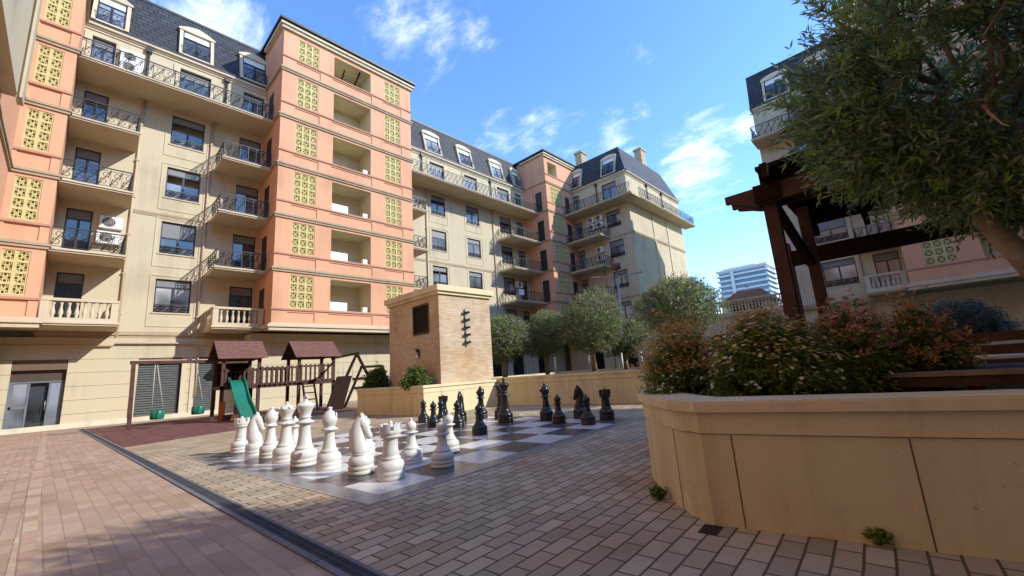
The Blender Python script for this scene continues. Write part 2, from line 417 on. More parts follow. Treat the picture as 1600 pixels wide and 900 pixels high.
sc.view_settings.view_transform = 'Standard'; sc.view_settings.look = 'None'
sc.view_settings.exposure = 1.4; sc.view_settings.gamma = 1
sc.render.engine = 'CYCLES'
sc.cycles.max_bounces = 10; sc.cycles.diffuse_bounces = 8; sc.cycles.transparent_max_bounces = 4
sc.cycles.caustics_reflective = False; sc.cycles.caustics_refractive = False
try: sc.cycles.use_denoising = True
except Exception: pass

# ---------------------------------------------------------------- architecture kit (local frame: x along the wall, y inwards, z up)
def F(n): return 4.42 + 3.25*(n-1)
def fac(kind, p):
    if kind == 'south': return T((0, p, 0))                                             # faces -Y
    if kind == 'west': return T((p, 0, 0)) @ Matrix(((0,1,0,0),(-1,0,0,0),(0,0,1,0),(0,0,0,1)))   # faces -X, u = -Y
    if kind == 'east': return T((p, 0, 0)) @ Matrix(((0,-1,0,0),(1,0,0,0),(0,0,1,0),(0,0,0,1)))   # faces +X, u = +Y
    if kind == 'north': return T((0, p, 0)) @ Matrix(((-1,0,0,0),(0,-1,0,0),(0,0,1,0),(0,0,0,1))) # faces +Y, u = -X
class Bld:
    def __init__(s, name, label, cat, loc, group=None):
        s.e = thing(name, label, cat, loc, 0, group); s.inv = T(-Vector(loc))
    def m(s, Fm, x=0, y=0, z=0): return s.inv @ Fm @ T((x,y,z))
def wall(mb, u0, u1, z0, z1, ops, y=0, m=0):
    """wall skin with openings (u0,u1,z0,z1,depth,reveal material,back material or None)"""
    us = sorted({u0, u1, *[min(max(v,u0),u1) for o in ops for v in o[:2]]})
    zs = sorted({z0, z1, *[min(max(v,z0),z1) for o in ops for v in o[2:4]]})
    for j in range(len(zs)-1):
        run = None
        for i in range(len(us)-1):
            cu, cz = (us[i]+us[i+1])/2, (zs[j]+zs[j+1])/2
            hole = any(o[0] < cu < o[1] and o[2] < cz < o[3] for o in ops)
            if not hole:
                if run is None: run = us[i]
            if run is not None and (hole or i == len(us)-2):
                e = us[i] if hole else us[i+1]
                mb.quad((run,y,zs[j]),(e,y,zs[j]),(e,y,zs[j+1]),(run,y,zs[j+1]), m); run = None
    for o in ops:
        a, b, c, d, dep, rm_ = o[:6]; bk = o[6] if len(o) > 6 else None
        yb = y+dep
        mb.quad((a,y,c),(a,y,d),(a,yb,d),(a,yb,c), rm_); mb.quad((b,y,d),(b,y,c),(b,yb,c),(b,yb,d), rm_)
        mb.quad((a,y,c),(a,yb,c),(b,yb,c),(b,y,c), rm_); mb.quad((a,y,d),(b,y,d),(b,yb,d),(a,yb,d), rm_)
        if bk is not None: mb.quad((a,yb,c),(b,yb,c),(b,yb,d),(a,yb,d), bk)

def railing(mb, u0, u1, y, h=1.0, m=0, z=0, axis='u'):
    """wrought iron scroll rail along the local x axis (or y when axis = 'y')"""
    P = (lambda u, zz, dy=0: (u, y+dy, z+zz)) if axis == 'u' else (lambda u, zz, dy=0: (y+dy, u, z+zz))
    def b(ua, ub, z0_, z1_, t=.012):
        if axis == 'u': mb.box(ua, ub, y-t, y+t, z+z0_, z+z1_, m)
        else: mb.box(y-t, y+t, ua, ub, z+z0_, z+z1_, m)
    Ln = u1-u0
    b(u0, u1, h-.045, h, .027); b(u0, u1, .07, .095); b(u0, u1, h-.16, h-.14)
    n = max(1, round(Ln/.44)); st = Ln/n
    for i in range(n+1):
        u = u0 + st*i
        t = .016 if i % 3 == 0 or i == n else .009
        b(max(u0, u-t), min(u1, u+t), 0 if i % 3 == 0 or i == n else .08, h-.03, t)
    r = min(.12, st*.28)
    for i in range(n):
        c = u0 + st*(i+.5)
        hm = .095 + (h-.25)/2
        for s in (-1, 1):
            zc = hm + s*(h*.18)
            mb.tube([P(c + s*r*.35 + r*math.cos(t), zc + r*math.sin(t)) for t in [2*PI*k/9 for k in range(10)]], .0135, 4, m, False, False)
            mb.tube([P(c - s*st*.46, .1 if s > 0 else h-.16), P(c - s*st*.18, hm - s*.16), P(c, hm), P(c + s*st*.30, hm + s*.02), P(c + s*st*.46, h-.16 if s > 0 else .1)], .0135, 4, m, False, False)
def balustrade(mb, u0, u1, y, z=0, h=1.0, m=0, axis='u', t=.12):
    def b(ua, ub, z0_, z1_, w):
        if axis == 'u': mb.box(ua, ub, y-w, y+w, z+z0_, z+z1_, m)
        else: mb.box(y-w, y+w, ua, ub, z+z0_, z+z1_, m)
    b(u0, u1, 0, .16, t); b(u0, u1, h-.12, h, t*1.1)
    b(u0, u0+.26, .16, h-.12, t*.9); b(u1-.26, u1, .16, h-.12, t*.9)
    n = max(1, int((u1-u0-.5)/.24)); st = (u1-u0-.52)/n
    pr = [(.045,.16),(.06,.2),(.045,.24),(.085,.38),(.075,.45),(.04,.62),(.038,.74),(.06,.8),(.045,h-.12)]
    for i in range(n):
        u = u0+.26+st*(i+.5)
        if axis == 'u': mb.lathe([(r, z+zz) for r, zz in pr], 8, u, y, m)
        else: mb.lathe([(r, z+zz) for r, zz in pr], 8, y, u, m)

def window(B, Fm, u, z, w_=1.6, h=1.82, y=0, gl='glass', guard=True, split=.5, shut=.24):
    """recessed casement: frame > pane, shutter box, little guard rail"""
    def fr(mb):
        t = .06
        mb.box(0, t, .10, .16, 0, h); mb.box(w_-t, w_, .10, .16, 0, h)
        mb.box(t, w_-t, .10, .16, 0, t); mb.box(t, w_-t, .10, .16, h-t, h)
        zz = h*(1-shut)
        mb.box(t, w_-t, .098, .158, zz-.03, zz+.03)
        mb.box(w_*split-.045, w_*split+.045, .096, .156, t, zz-.03)
    o = inst('window', ('wf', w_, h, split, shut), fr, M['frame'], B.e, B.m(Fm, u, y, z))
    inst('pane', ('wp', w_, h, gl), lambda mb: mb.box(.05, w_-.05, .135, .15, .05, h*(1-shut)-.02), M[gl], o, Matrix())
    inst('shutter_box', ('ws', w_, h, shut), lambda mb: mb.box(.055, w_-.055, .128, .15, h*(1-shut)+.03, h-.055), M['shutter'], o, Matrix())
    inst('sill', ('wl', w_), lambda mb: mb.box(-.06, w_+.06, -.05, .1, -.07, -.003), M['cream2'], o, Matrix())
    if guard: inst('guard_rail', ('wg', w_), lambda mb: railing(mb, .02, w_-.02, .03, .42, 0, .02), M['iron'], o, Matrix())
    return o
def door(B, Fm, u, z, w_=1.2, h=2.62, y=0, gl='glass_dark', shut=.2):
    def fr(mb):
        t = .06
        mb.box(0, t, .10, .16, 0, h); mb.box(w_-t, w_, .10, .16, 0, h)
        mb.box(t, w_-t, .10, .16, 0, .1); mb.box(t, w_-t, .10, .16, h-t, h)
        zz = h*(1-shut)
        mb.box(t, w_-t, .098, .158, zz-.03, zz+.03)
        mb.box(w_*.5-.05, w_*.5+.05, .096, .156, .1, zz-.03)
    o = inst('balcony_door', ('df', w_, h, shut), fr, M['frame'], B.e, B.m(Fm, u, y, z))
    inst('pane', ('dp', w_, h, gl), lambda mb: mb.box(.05, w_-.05, .135, .15, .08, h*(1-shut)-.02), M[gl], o, Matrix())
    inst('shutter_box', ('ds', w_, h, shut), lambda mb: mb.box(.055, w_-.055, .128, .15, h*(1-shut)+.03, h-.055), M['shutter'], o, Matrix())
    return o
def balcony(B, Fm, u0, u1, z, depth=2.1, y=0, kind='iron', left=True, right=True, h=1.0, front=True):
    """slab with moulded edge > railing"""
    def slab(mb):
        mb.box(0, u1-u0, -depth+.06, 0, -.02, .12, 0)
        mb.box(-.0, u1-u0, -depth, -depth+.30, .02, .2, 1)
        mb.box(.02, u1-u0-.02, -depth+.30, 0, .12, .198, 1)
        mb.box(-.03, u1-u0+.03, -depth-.06, -depth+.2, .1, .16, 1)
    o = inst('balcony', ('bs', round(u1-u0,3), depth), slab, [M['soffit'], M['cream2']], B.e, B.m(Fm, u0, y, z))
    L_ = u1-u0
    def rl(mb):
        f = railing if kind == 'iron' else (lambda mb, a, b, yy, hh=1., m=0, z=0, axis='u': balustrade(mb, a, b, yy, z, 1.02, m, axis))
        o_ = .08 if kind == 'iron' else .16
        if front: f(mb, .04, L_-.04, -depth+o_, h, 0, .2)
        if left: f(mb, -depth+o_+.1, 0, .08 if kind == 'iron' else .16, h, 0, .2, 'y')
        if right: f(mb, -depth+o_+.1, 0, L_-(.08 if kind == 'iron' else .16), h, 0, .2, 'y')
    inst('railing' if kind == 'iron' else 'balustrade', ('br', round(L_,3), depth, kind, left, right), rl, M['iron'] if kind == 'iron' else M['cream2'], o, Matrix())
    return o
def screen(B, Fm, u, z, w_, h, nx, ny, y=0):
    """breeze block lattice > shade behind"""
    def fn(mb):
        cw, ch = w_/nx, h/ny
        for i in range(nx+1): mb.box(max(0, i*cw-.055), min(w_, i*cw+.055), .03, .14, 0, h)
        for j in range(ny+1):
            for i in range(nx): mb.box(i*cw+.055 if i else .055, (i+1)*cw-.055, .032, .138, max(0, j*ch-.05), min(h, j*ch+.05))
        for i in range(nx):
            for j in range(ny):
                cx, cz = (i+.5)*cw, (j+.5)*ch
                a, b_ = cw/2-.055, ch/2-.05
                # fine pierced pattern: two thin uprights, two thin bars, a centre boss and corner bits
                for q in (-.36, .36):
                    mb.box(cx+q*a-.016, cx+q*a+.016, .06, .12, cz-b_, cz+b_); mb.box(cx-a, cx+a, .062, .118, cz+q*b_-.016, cz+q*b_+.016)
                mb.box(cx-a*.2, cx+a*.2, .058, .122, cz-b_*.2, cz+b_*.2)
                for sx_ in (-1,1):
                    for sz_ in (-1,1): mb.box(cx+sx_*a*.62, cx+sx_*a, .064, .116, cz+sz_*b_*.62, cz+sz_*b_)
    o = inst('lattice_screen', ('sc', w_, h, nx, ny), fn, M['screen'], B.e, B.m(Fm, u, y, z))
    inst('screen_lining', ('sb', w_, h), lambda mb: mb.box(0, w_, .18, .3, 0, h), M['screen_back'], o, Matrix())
    return o
def course(B, Fm, u0, u1, z, y=0, name='string_course', hgt=.26, out=.14, ret=None):
    def fn(mb):
        L_ = u1-u0
        mb.box(-out*.6, L_+out*.6, -out*.6, .02, 0, hgt*.45); mb.box(-out, L_+out, -out, .019, hgt*.45, hgt*.78); mb.box(-out*.45, L_+out*.45, -out*.45, .018, hgt*.78, hgt)
        if ret:
            for s_, x in ((-1, 0), (1, L_)):
                a, b_ = (x-out, x+.02) if s_ < 0 else (x-.02, x+out)
                mb.box(a, b_, .02, ret, hgt*.45, hgt*.78)
    return inst(name, ('cs', round(u1-u0,3), hgt, out, ret, name), fn, M['trim' if name == 'string_course' else 'cream2'], B.e, B.m(Fm, u0, y, z))
def moulding(B, Fm, u, z, w_, h, y=0, t=.05):
    """thin raised frame line on the wall round a window bay"""
    def fn(mb):
        mb.box(0, t, -.03, .01, 0, h); mb.box(w_-t, w_, -.03, .01, 0, h); mb.box(t, w_-t, -.028, .01, 0, t); mb.box(t, w_-t, -.028, .01, h-t, h)
    return inst('wall_moulding', ('mo', round(w_,3), round(h,3)), fn, M['cream2'], B.e, B.m(Fm, u, y, z))
def hood(B, Fm, u, z, w_, h, y=0):
    """architrave round a fifth floor door"""
    def fn(mb):
        mb.box(-.18, -.002, -.06, .02, 0, h+.18); mb.box(w_+.002, w_+.18, -.06, .02, 0, h+.18); mb.box(-.002, w_+.002, -.058, .02, h+.002, h+.18); mb.box(-.3, -.18, -.055, .02, h-.35, h+.16); mb.box(w_+.18, w_+.3, -.055, .02, h-.35, h+.16)
    return inst('architrave', ('ho', w_, h), fn, M['cream2'], B.e, B.m(Fm, u, y, z))
def pipe(B, Fm, u, z0, z1, y=-.08, mat_='pipe', r=.055):
    def fn(mb):
        mb.tube([(0,0,z0),(0,0,z1)], r, 8)
        k = z0+1
        while k < z1: mb.box(-r*1.5, r*1.5, -r*1.2, r*1.6, k, k+.05); k += 2.1
    return inst('downpipe', ('pi', z0, z1, mat_, r), fn, M[mat_], B.e, B.m(Fm, u, y, 0))
def hopper(B, Fm, u, z, y=-.12):
    def fn(mb):
        mb.box(-.13, .13, -.1, .1, .0, .28); mb.tube([(0,0,-2.7),(0,0,.02)], .06, 8)
    return inst('rain_hopper', ('hp',), fn, M['dark_metal'], B.e, B.m(Fm, u, y, z))
ROOF0, LEAN = 20.98, .26
def dormer(B, Fm, u, w_=1.75, top='arch', y=0, z=21.06, hgt=2.0):
    sh = lambda p: (p[0], p[1] + (p[2])*LEAN, p[2])
    def fr(mb):
        mb.tr = sh; t = .17
        mb.box(0, t, -.1, .9, 0, hgt); mb.box(w_-t, w_, -.1, .9, 0, hgt); mb.box(t, w_-t, -.09, .3, -.02, .1)
        mb.box(-.06, w_+.06, -.16, .92, hgt+.0, hgt+.12)
        n = 8
        if top == 'arch': out = [(-.06, hgt+.12)] + [(w_+.06, hgt+.12)] + [(w_/2+(w_/2+.06)*math.cos(PI*k/n), hgt+.12+.36*math.sin(PI*k/n)) for k in range(1, n)]
        else: out = [(-.1, hgt+.12),(w_+.1, hgt+.12),(w_*.80, hgt+.40),(w_*.5, hgt+.56),(w_*.20, hgt+.40)]
        mb.prism(out, -.15, .95)
    o = inst('dormer', ('dm', w_, top, hgt), fr, M['cream2'], B.e, B.m(Fm, u, y-.2, z))
    def gl(mb):
        mb.tr = sh
        mb.box(.17, w_-.17, .02, .06, .1, hgt)
    inst('pane', ('dg', w_, hgt), gl, M['glass'], o, Matrix())
    def fr2(mb):
        mb.tr = sh
        mb.box(.17, w_-.17, -.03, .02, hgt*.72, hgt*.72+.07); mb.box(w_/2-.05, w_/2+.05, -.028, .019, .1, hgt*.72); mb.box(.17, .23, -.03, .02, .1, hgt); mb.box(w_-.23, w_-.17, -.03, .02, .1, hgt)
    inst('window_frame', ('dw', w_, hgt), fr2, M['frame'], o, Matrix())
    def sbx(mb):
        mb.tr = sh; mb.box(.23, w_-.23, -.01, .02, hgt*.72+.07, hgt)
    inst('shutter_box', ('db', w_, hgt), sbx, M['white_pvc'], o, Matrix())
    inst('guard_rail', ('dr', w_), lambda mb: railing(mb, .2, w_-.2, -.12, .75, 0, .06), M['iron'], o, Matrix())
    return o
def mansard(B, Fm, u0, u1, y0=-.12, top=24.25, run=.86, back=9.):
    mb = MB()
    z0 = ROOF0
    prof = [(y0, z0), (y0+run, top), (y0+run+.05, top+.1), (back, top+.55)]
    for i in range(len(prof)-1):
        (ya, za_), (yb, zb_) = prof[i], prof[i+1]
        mb.quad((u0,ya,za_),(u1,ya,za_),(u1,yb,zb_),(u0,yb,zb_), 0 if i != 1 else 1)
    for u in (u0, u1): mb.add([(u,y0,z0),(u,y0+run,top),(u,y0+run+.05,top+.1),(u,back,top+.55),(u,back,z0)], [(0,1,2,3,4)], 0)
    mb.box(u0, u1, y0+run-.05, y0+run+.1, top-.02, top+.13, 1)
    k = u0 + 3.9
    o = mb.build('mansard_roof', [M['slate'], M['dark_metal']], B.e, B.m(Fm))
    return o
def eave(B, Fm, u0, u1, y=0):
    mb = MB(); L_ = u1-u0
    mb.box(u0, u1, -.06, .1, ROOF0-.42, ROOF0-.30); mb.box(u0, u1, -.13, .1, ROOF0-.30, ROOF0-.2); mb.box(u0, u1, -.24, .1, ROOF0-.2, ROOF0-.07)
    o = mb.build('eaves_cornice', M['cream2'], B.e, B.m(Fm, 0, y, 0))
    MBg = MB(); MBg.box(u0, u1, -.26, -.05, ROOF0-.07, ROOF0+.02); MBg.build('gutter', M['dark_metal'], o, Matrix())
def rustic(B, Fm, u0, u1, z1, ops, y=0, name='ground_floor_wall', z0=0, ch=.62):
    """ashlar courses with sunk joints"""
    mb = MB(); z = z0; k = 0
    wall(mb, u0, u1, z0, z1, ops, y+.03, 1)
    while z < z1-.05:
        zt = min(z+ch, z1)
        segs = [(u0, u1)]
        for o in ops:
            if o[2] < zt-.02 and o[3] > z+.02:
                ns = []
                for a, b_ in segs:
                    if o[0] > a and o[0] < b_: ns.append((a, o[0]))
                    if o[1] > a and o[1] < b_: ns.append((o[1], b_))
                    if o[1] <= a or o[0] >= b_: ns.append((a, b_))
                segs = ns
        for a, b_ in segs:
            if b_-a > .03: mb.box(a, b_, y, y+.05, z+.007, zt-.007, 0)
        z = zt; k += 1
    return mb.build(name, [M['cream'], M['joint'], M['void']], B.e, B.m(Fm))
def tower(B, Fm, u0, u1, y, ops_fn, depth, top=24.2, z0=F(1), pm='pink', floors=6, name='tower_wall'):
    """salmon stair tower standing proud of the wall; ops_fn(n) gives openings of floor n"""
    mb = MB(); ops = []
    for n in range(1, floors+1): ops += ops_fn(n)
    wall(mb, u0, u1, z0, top, ops, y, 0)
    mb.quad((u0,y+depth,z0),(u0,y,z0),(u0,y,top),(u0,y+depth,top), 1); mb.quad((u1,y,z0),(u1,y+depth,z0),(u1,y+depth,top),(u1,y,top), 1)
    mb.quad((u0,y+depth,z0),(u1,y+depth,z0),(u1,y,z0),(u0,y,z0), 3)
    mb.quad((u0,y,top),(u1,y,top),(u1,y+depth+3,top),(u0,y+depth+3,top), 4)
    mb.quad((u0,y+depth,20),(u0,y+depth+3,20),(u0,y+depth+3,top),(u0,y+depth,top), 1); mb.quad((u1,y+depth,20),(u1,y+depth+3,20),(u1,y+depth+3,top),(u1,y+depth,top), 1)
    mb.quad((u1,y+depth+3,20),(u0,y+depth+3,20),(u0,y+depth+3,top),(u1,y+depth+3,top), 1)
    o = mb.build(name, [M[pm], M['pink'] if pm == 'pink' else M[pm], M['loggia'], M['soffit'], M['dark_metal']], B.e, B.m(Fm))
    for n in range(2, floors+1): course(B, Fm, u0, u1, F(n), y, 'string_course', .28, .13, depth)
    course(B, Fm, u0-.02, u1+.02, z0-.14, y, 'tower_cornice', .42, .2, depth)
    course(B, Fm, u0, u1, top-.55, y, 'tower_cornice', .45, .26, depth)
    mb = MB(); mb.box(u0-.34, u1+.34, y-.34, y+depth+3.1, top-.06, top+.09); mb.build('roof_flashing', M['dark_metal'], B.e, B.m(Fm))
    for n in range(1, floors+1):
        mb2 = MB()
        z = F(n)+1.02
        inst('sill_band', ('sl', round(u1-u0,3), depth), lambda mb: (mb.box(-.05, u1-u0+.05, -.06, .02, 0, .1)), M['sillred'], B.e, B.m(Fm, u0, y, z))
    return o

# ---------------------------------------------------------------- long building on the left: two salmon towers and a third in the corner
A = Bld('apartment_building', 'long cream apartment building with salmon lattice towers behind the playground', 'apartment building', (7.5, 28.5, 0))
S = fac('south', 28.5)
def bay(B, Fm, u0, u1, wins, doors, name='wall'):
    """wins / doors: (floors, u, width)"""
    mb = MB(); ops = []
    for fl, u, w_ in wins:
        for n in fl: ops.append((u, u+w_, F(n)+1.08, F(n)+2.9, .2, 1))
    for fl, u, w_ in doors:
        for n in fl: ops.append((u, u+w_, F(n)+.2, F(n)+2.82, .2, 1))
    wall(mb, u0, u1, F(1)-.25, ROOF0, ops)
    o = mb.build(name, [M['cream'], M['cream2']], B.e, B.m(Fm))
    rnd = random.Random(u0)
    for fl, u, w_ in wins:
        for n in fl:
            window(B, Fm, u, F(n)+1.08, w_, 1.82, gl=rnd.choice(['glass','glass','curtain']), shut=rnd.choice([.24,.24,.24,.24,.36,.5]))
            moulding(B, Fm, u-.24, F(n)+.32, w_+.48, 2.78)
    for fl, u, w_ in doors:
        for n in fl:
            door(B, Fm, u, F(n)+.2, w_, gl='glass' if n == 5 or rnd.random() < .5 else 'glass_dark')
            if n == 5: hood(B, Fm, u, F(n)+.2, w_, 2.62)
    return o
# bay between the left tower and the middle tower
bay(A, S, -1.25, 7.42, [((1,2,3,4), 2.7, 1.55)], [((1,2,3,4,5), -.88, .92), ((1,2,3,4), 6.05, 1.22), ((5,), 2.83, 1.52), ((5,), 6.1, 1.2)])
course(A, S, 1.45, 4.7, F(3)-.15, 0, 'string_course', .22, .05)
course(A, S, -1.2, 7.3, F(1)-.32, 0, 'string_course', .36, .12)
for n in (2,3,4):
    balcony(A, S, -1.2, 1.3, F(n), left=False); balcony(A, S, 4.85, 7.38, F(n), right=False)
balcony(A, S, -1.2, 1.34, F(1), kind='stone', left=False); balcony(A, S, 4.9, 7.38, F(1), kind='stone', right=False)
balcony(A, S, -1.2, 7.38, F(5), left=False, right=False)
for u in (1.42, 4.62): pipe(A, S, u, .1, 17.4)
hopper(A, S, 5.15, 20.4); hopper(A, S, 1.38, 20.4)
mansard(A, S, -1.3, 7.45); eave(A, S, -1.25, 7.4)
for u, t in ((-1.05, 'gable'), (2.65, 'gable'), (5.8, 'gable')): dormer(A, S, u, 1.72 if u != -1.05 else 1.5, t)
# towers
def ops_mid(n, ua=8.3, ub=14.4, la=10.62, lb=13.3):
    z = F(n)+1.16; h = 1.94 if n < 6 else 1.55
    o = []
    for u in (ua, ub):
        o.append((u, u+1.3, z, z+h, .3, 0)); o.append((u-.1, u+1.42, F(n)+.34, z-.24, .05, 1, 0))
    o.append((la, lb, z, z+h, 1.7, 2, 2)); o.append((la-.1, lb+.1, F(n)+.34, z-.24, .05, 1, 0))
    return o
TS = 25.3-28.5
tower(A, S, 7.4, 16.65, TS, ops_mid, 3.2)
for n in range(1, 7):
    h = 1.94 if n < 6 else 1.55
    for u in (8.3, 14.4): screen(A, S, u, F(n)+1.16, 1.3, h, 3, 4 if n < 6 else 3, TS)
    inst('loggia_cabinet', 'lc', lambda mb: (mb.box(0, 1.15, .1, .5, -.35, .55), mb.box(.06, 1.09, .09, .1, -.3, .5)), M['white_pvc'], A.e, A.m(S, 10.64, TS+.12, F(n)+1.18)) if n < 4 else None
    if n < 5: inst('loggia_box', 'lb', lambda mb: (mb.box(0, .3, 0, .25, -.05, .32),), M['white_pvc'], A.e, A.m(S, 12.85, TS+.2, F(n)+1.2))
mb = MB(); mb.bar((11.5, -1.8, F(6)+1.2), (11.7, -2.4, F(6)+2.7), .07, .07); mb.build('loggia_prop', M['wood_dark'], A.e, A.m(S))
mb = MB(); mb.bar((12.3, -2.2, F(6)+1.2), (12.62, -2.9, F(6)+2.7), .09, .09); mb.build('loggia_prop', M['wood_dark'], A.e, A.m(S))
def side_doors(B, Fm, floors, yy0, yy1, u, side):
    for n in floors:
        x0, x1 = (u-.012, u+.03) if side < 0 else (u-.03, u+.012)
        inst('side_door', ('sd', u, yy0, yy1, side), lambda mb: mb.box(x0, x1, yy0, yy1, .2, 2.5), M['frame'], B.e, B.m(Fm, 0, 0, F(n)))
side_doors(A, S, (1,2,3,4,5), -1.75, -.85, 7.4, -1)
# left tower, nearer the frame's edge
TL = 26.2-28.5
def ops_left(n):
    z = F(n)+1.2; h = 1.9 if n < 6 else 1.5
    return [(-2.42, -1.62, z, z+h, .3, 0), (-2.5, -1.5, F(n)+.34, z-.2, .05, 1, 0)]
tower(A, S, -5.0, -1.22, TL, ops_left, 2.3)
for n in range(1, 7): screen(A, S, -2.42, F(n)+1.2, .8, 1.9 if n < 6 else 1.5, 2, 4 if n < 6 else 3, TL)
# middle wing
bay(A, S, 16.6, 36.2, [((1,2,3,4), 20.65, 1.58), ((1,2,3,4), 24.7, 1.65), ((1,2,3,4), 29.2, 1.68)],
    [((1,2,3,4), 17.3, 1.2), ((1,2,3,4,5), 31.75, 1.05), ((5,), 20.6, 1.62), ((5,), 24.65, 1.62), ((5,), 29.05, 1.75)])
course(A, S, 18.9, 28.6, F(3)-.15, 0, 'string_course', .22, .05); course(A, S, 16.7, 33.2, F(1)-.32, 0, 'string_course', .36, .12)
for n in (1,2,3,4):
    balcony(A, S, 16.68, 18.75, F(n), left=False); balcony(A, S, 28.75, 33.17, F(n), right=False)
balcony(A, S, 16.68, 33.17, F(5), left=False, right=False)
for u in (20.1, 28.15): pipe(A, S, u, .1, 17.4)
for u in (19.75, 28.1): hopper(A, S, u, 20.4)
mansard(A, S, 16.6, 34.0); eave(A, S, 16.66, 33.4)
for u in (20.1, 24.0, 28.35, 31.6): dormer(A, S, u, 1.85 if u < 31 else 1.3, 'arch')
side_doors(A, S, (1,2,3,4,5), -2.6, -1.75, 33.2, -1)
# third tower in the corner
TC = 25.2-28.5
def ops_corner(n):
    z = F(n)+1.05
    if n < 6: return [(33.95, 35.9, z, z+1.95, .3, 0)]
    return [(33.75, 35.35, z+.1, z+1.6, 1.2, 2, 2)]
tower(A, S, 33.2, 38.6, TC, ops_corner, 3.3, top=24.3, pm='pink')
for n in range(1, 6): screen(A, S, 33.95, F(n)+1.05, 1.95, 1.95, 4, 4, TC)
for n in range(1, 6):
    inst('side_door', 'sdc', lambda mb: mb.box(36.45, 37.2, TC-.012, TC+.03, .2, 2.5), M['frame'], A.e, A.m(S, 0, 0, F(n)))
# ground floor: left part, under the middle tower, middle wing
go = [(-1.78, -.1, 0, 2.66, .5, 0), (2.35, 4.1, .25, 2.85, .25, 0), (4.7, 5.7, .25, 2.85, .25, 0)]
rustic(A, S, -5.0, 6.9, F(1)-.3, go, -.15)
rustic(A, S, 6.9, 17.1, F(1)-.12, [], -1.6)
mb = MB()
mb.quad((6.9,-.15,0),(6.9,-1.6,0),(6.9,-1.6,4.3),(6.9,-.15,4.3)); mb.quad((17.1,-1.6,0),(17.1,-.15,0),(17.1,-.15,4.3),(17.1,-1.6,4.3))
mb.build('ground_floor_return', M['cream'], A.e, A.m(S))
gm = [(a, a+1.3, 0, 2.7, .3, 0) for a in (18.2, 20.9, 23.4)] + [(26.0, 28.4, 0, 3.0, .5, 0), (29.6, 31.4, 0, 2.8, .4, 0), (33.4, 35.2, 0, 2.8, .4, 0)]
rustic(A, S, 17.1, 38.0, F(1)-.3, gm, -.15)
for a in (18.2, 20.9, 23.4):
    inst('service_door', 'svd', lambda mb: (mb.box(0, 1.3, .2, .25, 0, 2.7), mb.box(.62, .68, .18, .2, 0, 2.7)), M['dbd'], A.e, A.m(S, a, -.15, 0))
for a, b_ in ((26.0, 28.4), (29.6, 31.4), (33.4, 35.2)):
    mb = MB(); mb.box(a, b_, .3, .34, 0, 3.0); mb.build('passage', M['void'], A.e, A.m(S, 0, -.15, 0))
# entrance door
mb = MB(); t = .07; x0, x1 = -1.78, -.1
mb.box(x0, x0+t, .2, .27, 0, 2.1); mb.box(x1-t, x1, .2, .27, 0, 2.1); mb.box(x0, x1, .2, .27, 2.1, 2.17); mb.box(x0+t, x0+.62, .21, .26, 0, .16); mb.box(x0+.55, x0+.62, .21, .26, .16, 2.1); mb.box(x0+t, x0+.55, .21, .26, 1.0, 1.12); mb.box(x0+t, x0+.14, .21, .26, .16, 2.1); mb.box(x1-.5, x1-.44, .21, .26, .0, 2.1)
en = mb.build('entrance_door', mat('blue_grey_door', (.13,.16,.18), .5, .4, var=.08), A.e, A.m(S, 0, -.15, 0))
mb = MB(); mb.box(x0+.14, x0+.55, .235, .245, .16, 2.1); mb.box(x1-.44, x1-t, .235, .245, .1, 2.1); mb.build('pane', M['glass'], en, Matrix())
mb = MB(); mb.box(x0, x1, .23, .25, 2.17, 2.66); mb.build('transom_panel', mat('brown_transom', (.07,.05,.04), .6, var=.1), en, Matrix())
mb = MB(); mb.box(x0+.62, x1-.5, .4, .42, 0, 2.1); mb.build('dark_hallway', M['glass_dark'], en, Matrix())
mb = MB(); mb.tube([(x1-.55, .19, .9),(x1-.55, .19, 1.3)], .015, 6); mb.build('handle', M['steel'], en, Matrix())
# roller shutters
for a, b_ in ((2.35, 4.1), (4.7, 5.7)):
    mb = MB(); z = .25
    while z < 2.7: mb.box(a, b_-.14, .10, .17, z, z+.085); mb.box(a, b_-.14, .15, .168, z+.085, z+.12); z += .12
    o = mb.build('roller_shutter', M['slat'], A.e, A.m(S, 0, -.15, 0))
    mb = MB(); mb.box(b_-.14, b_, .1, .2, .25, 2.85); mb.box(a, b_-.14, .1, .2, 2.72, 2.85); mb.build('shutter_frame', M['frame'], o, Matrix())
    mb = MB(); mb.box(a-.2, a, -.05, .02, .1, 3.0); mb.box(b_, b_+.2, -.05, .02, .1, 3.0); mb.box(a, b_, -.05, .02, 2.85, 3.0); mb.build('shutter_surround', M['cream2'], o, Matrix())
# plinth, gas pipe, body behind the skin
mb = MB(); mb.box(-5, 6.9, -.22, -.1, 0, .22); mb.build('plinth', M['stone_pale'], A.e, A.m(S))
mb = MB(); mb.tube([(-3,-.26,3.72),(1.3,-.26,3.72),(1.4,-.26,3.85),(4.5,-.26,3.85),(4.75,-.26,3.6),(4.75,-.26,1.0)], .045, 7); mb.build('gas_pipe', M['pipe'], A.e, A.m(S))
mb = MB(); mb.box(-14, 52, .6, 13, 0, 20.9); mb.build('building_core', M['cream'], A.e, A.m(S))
mb = MB()
for a, b_ in ((-1.9,.2),(1.3,2.3),(8.9,9.6)): pass
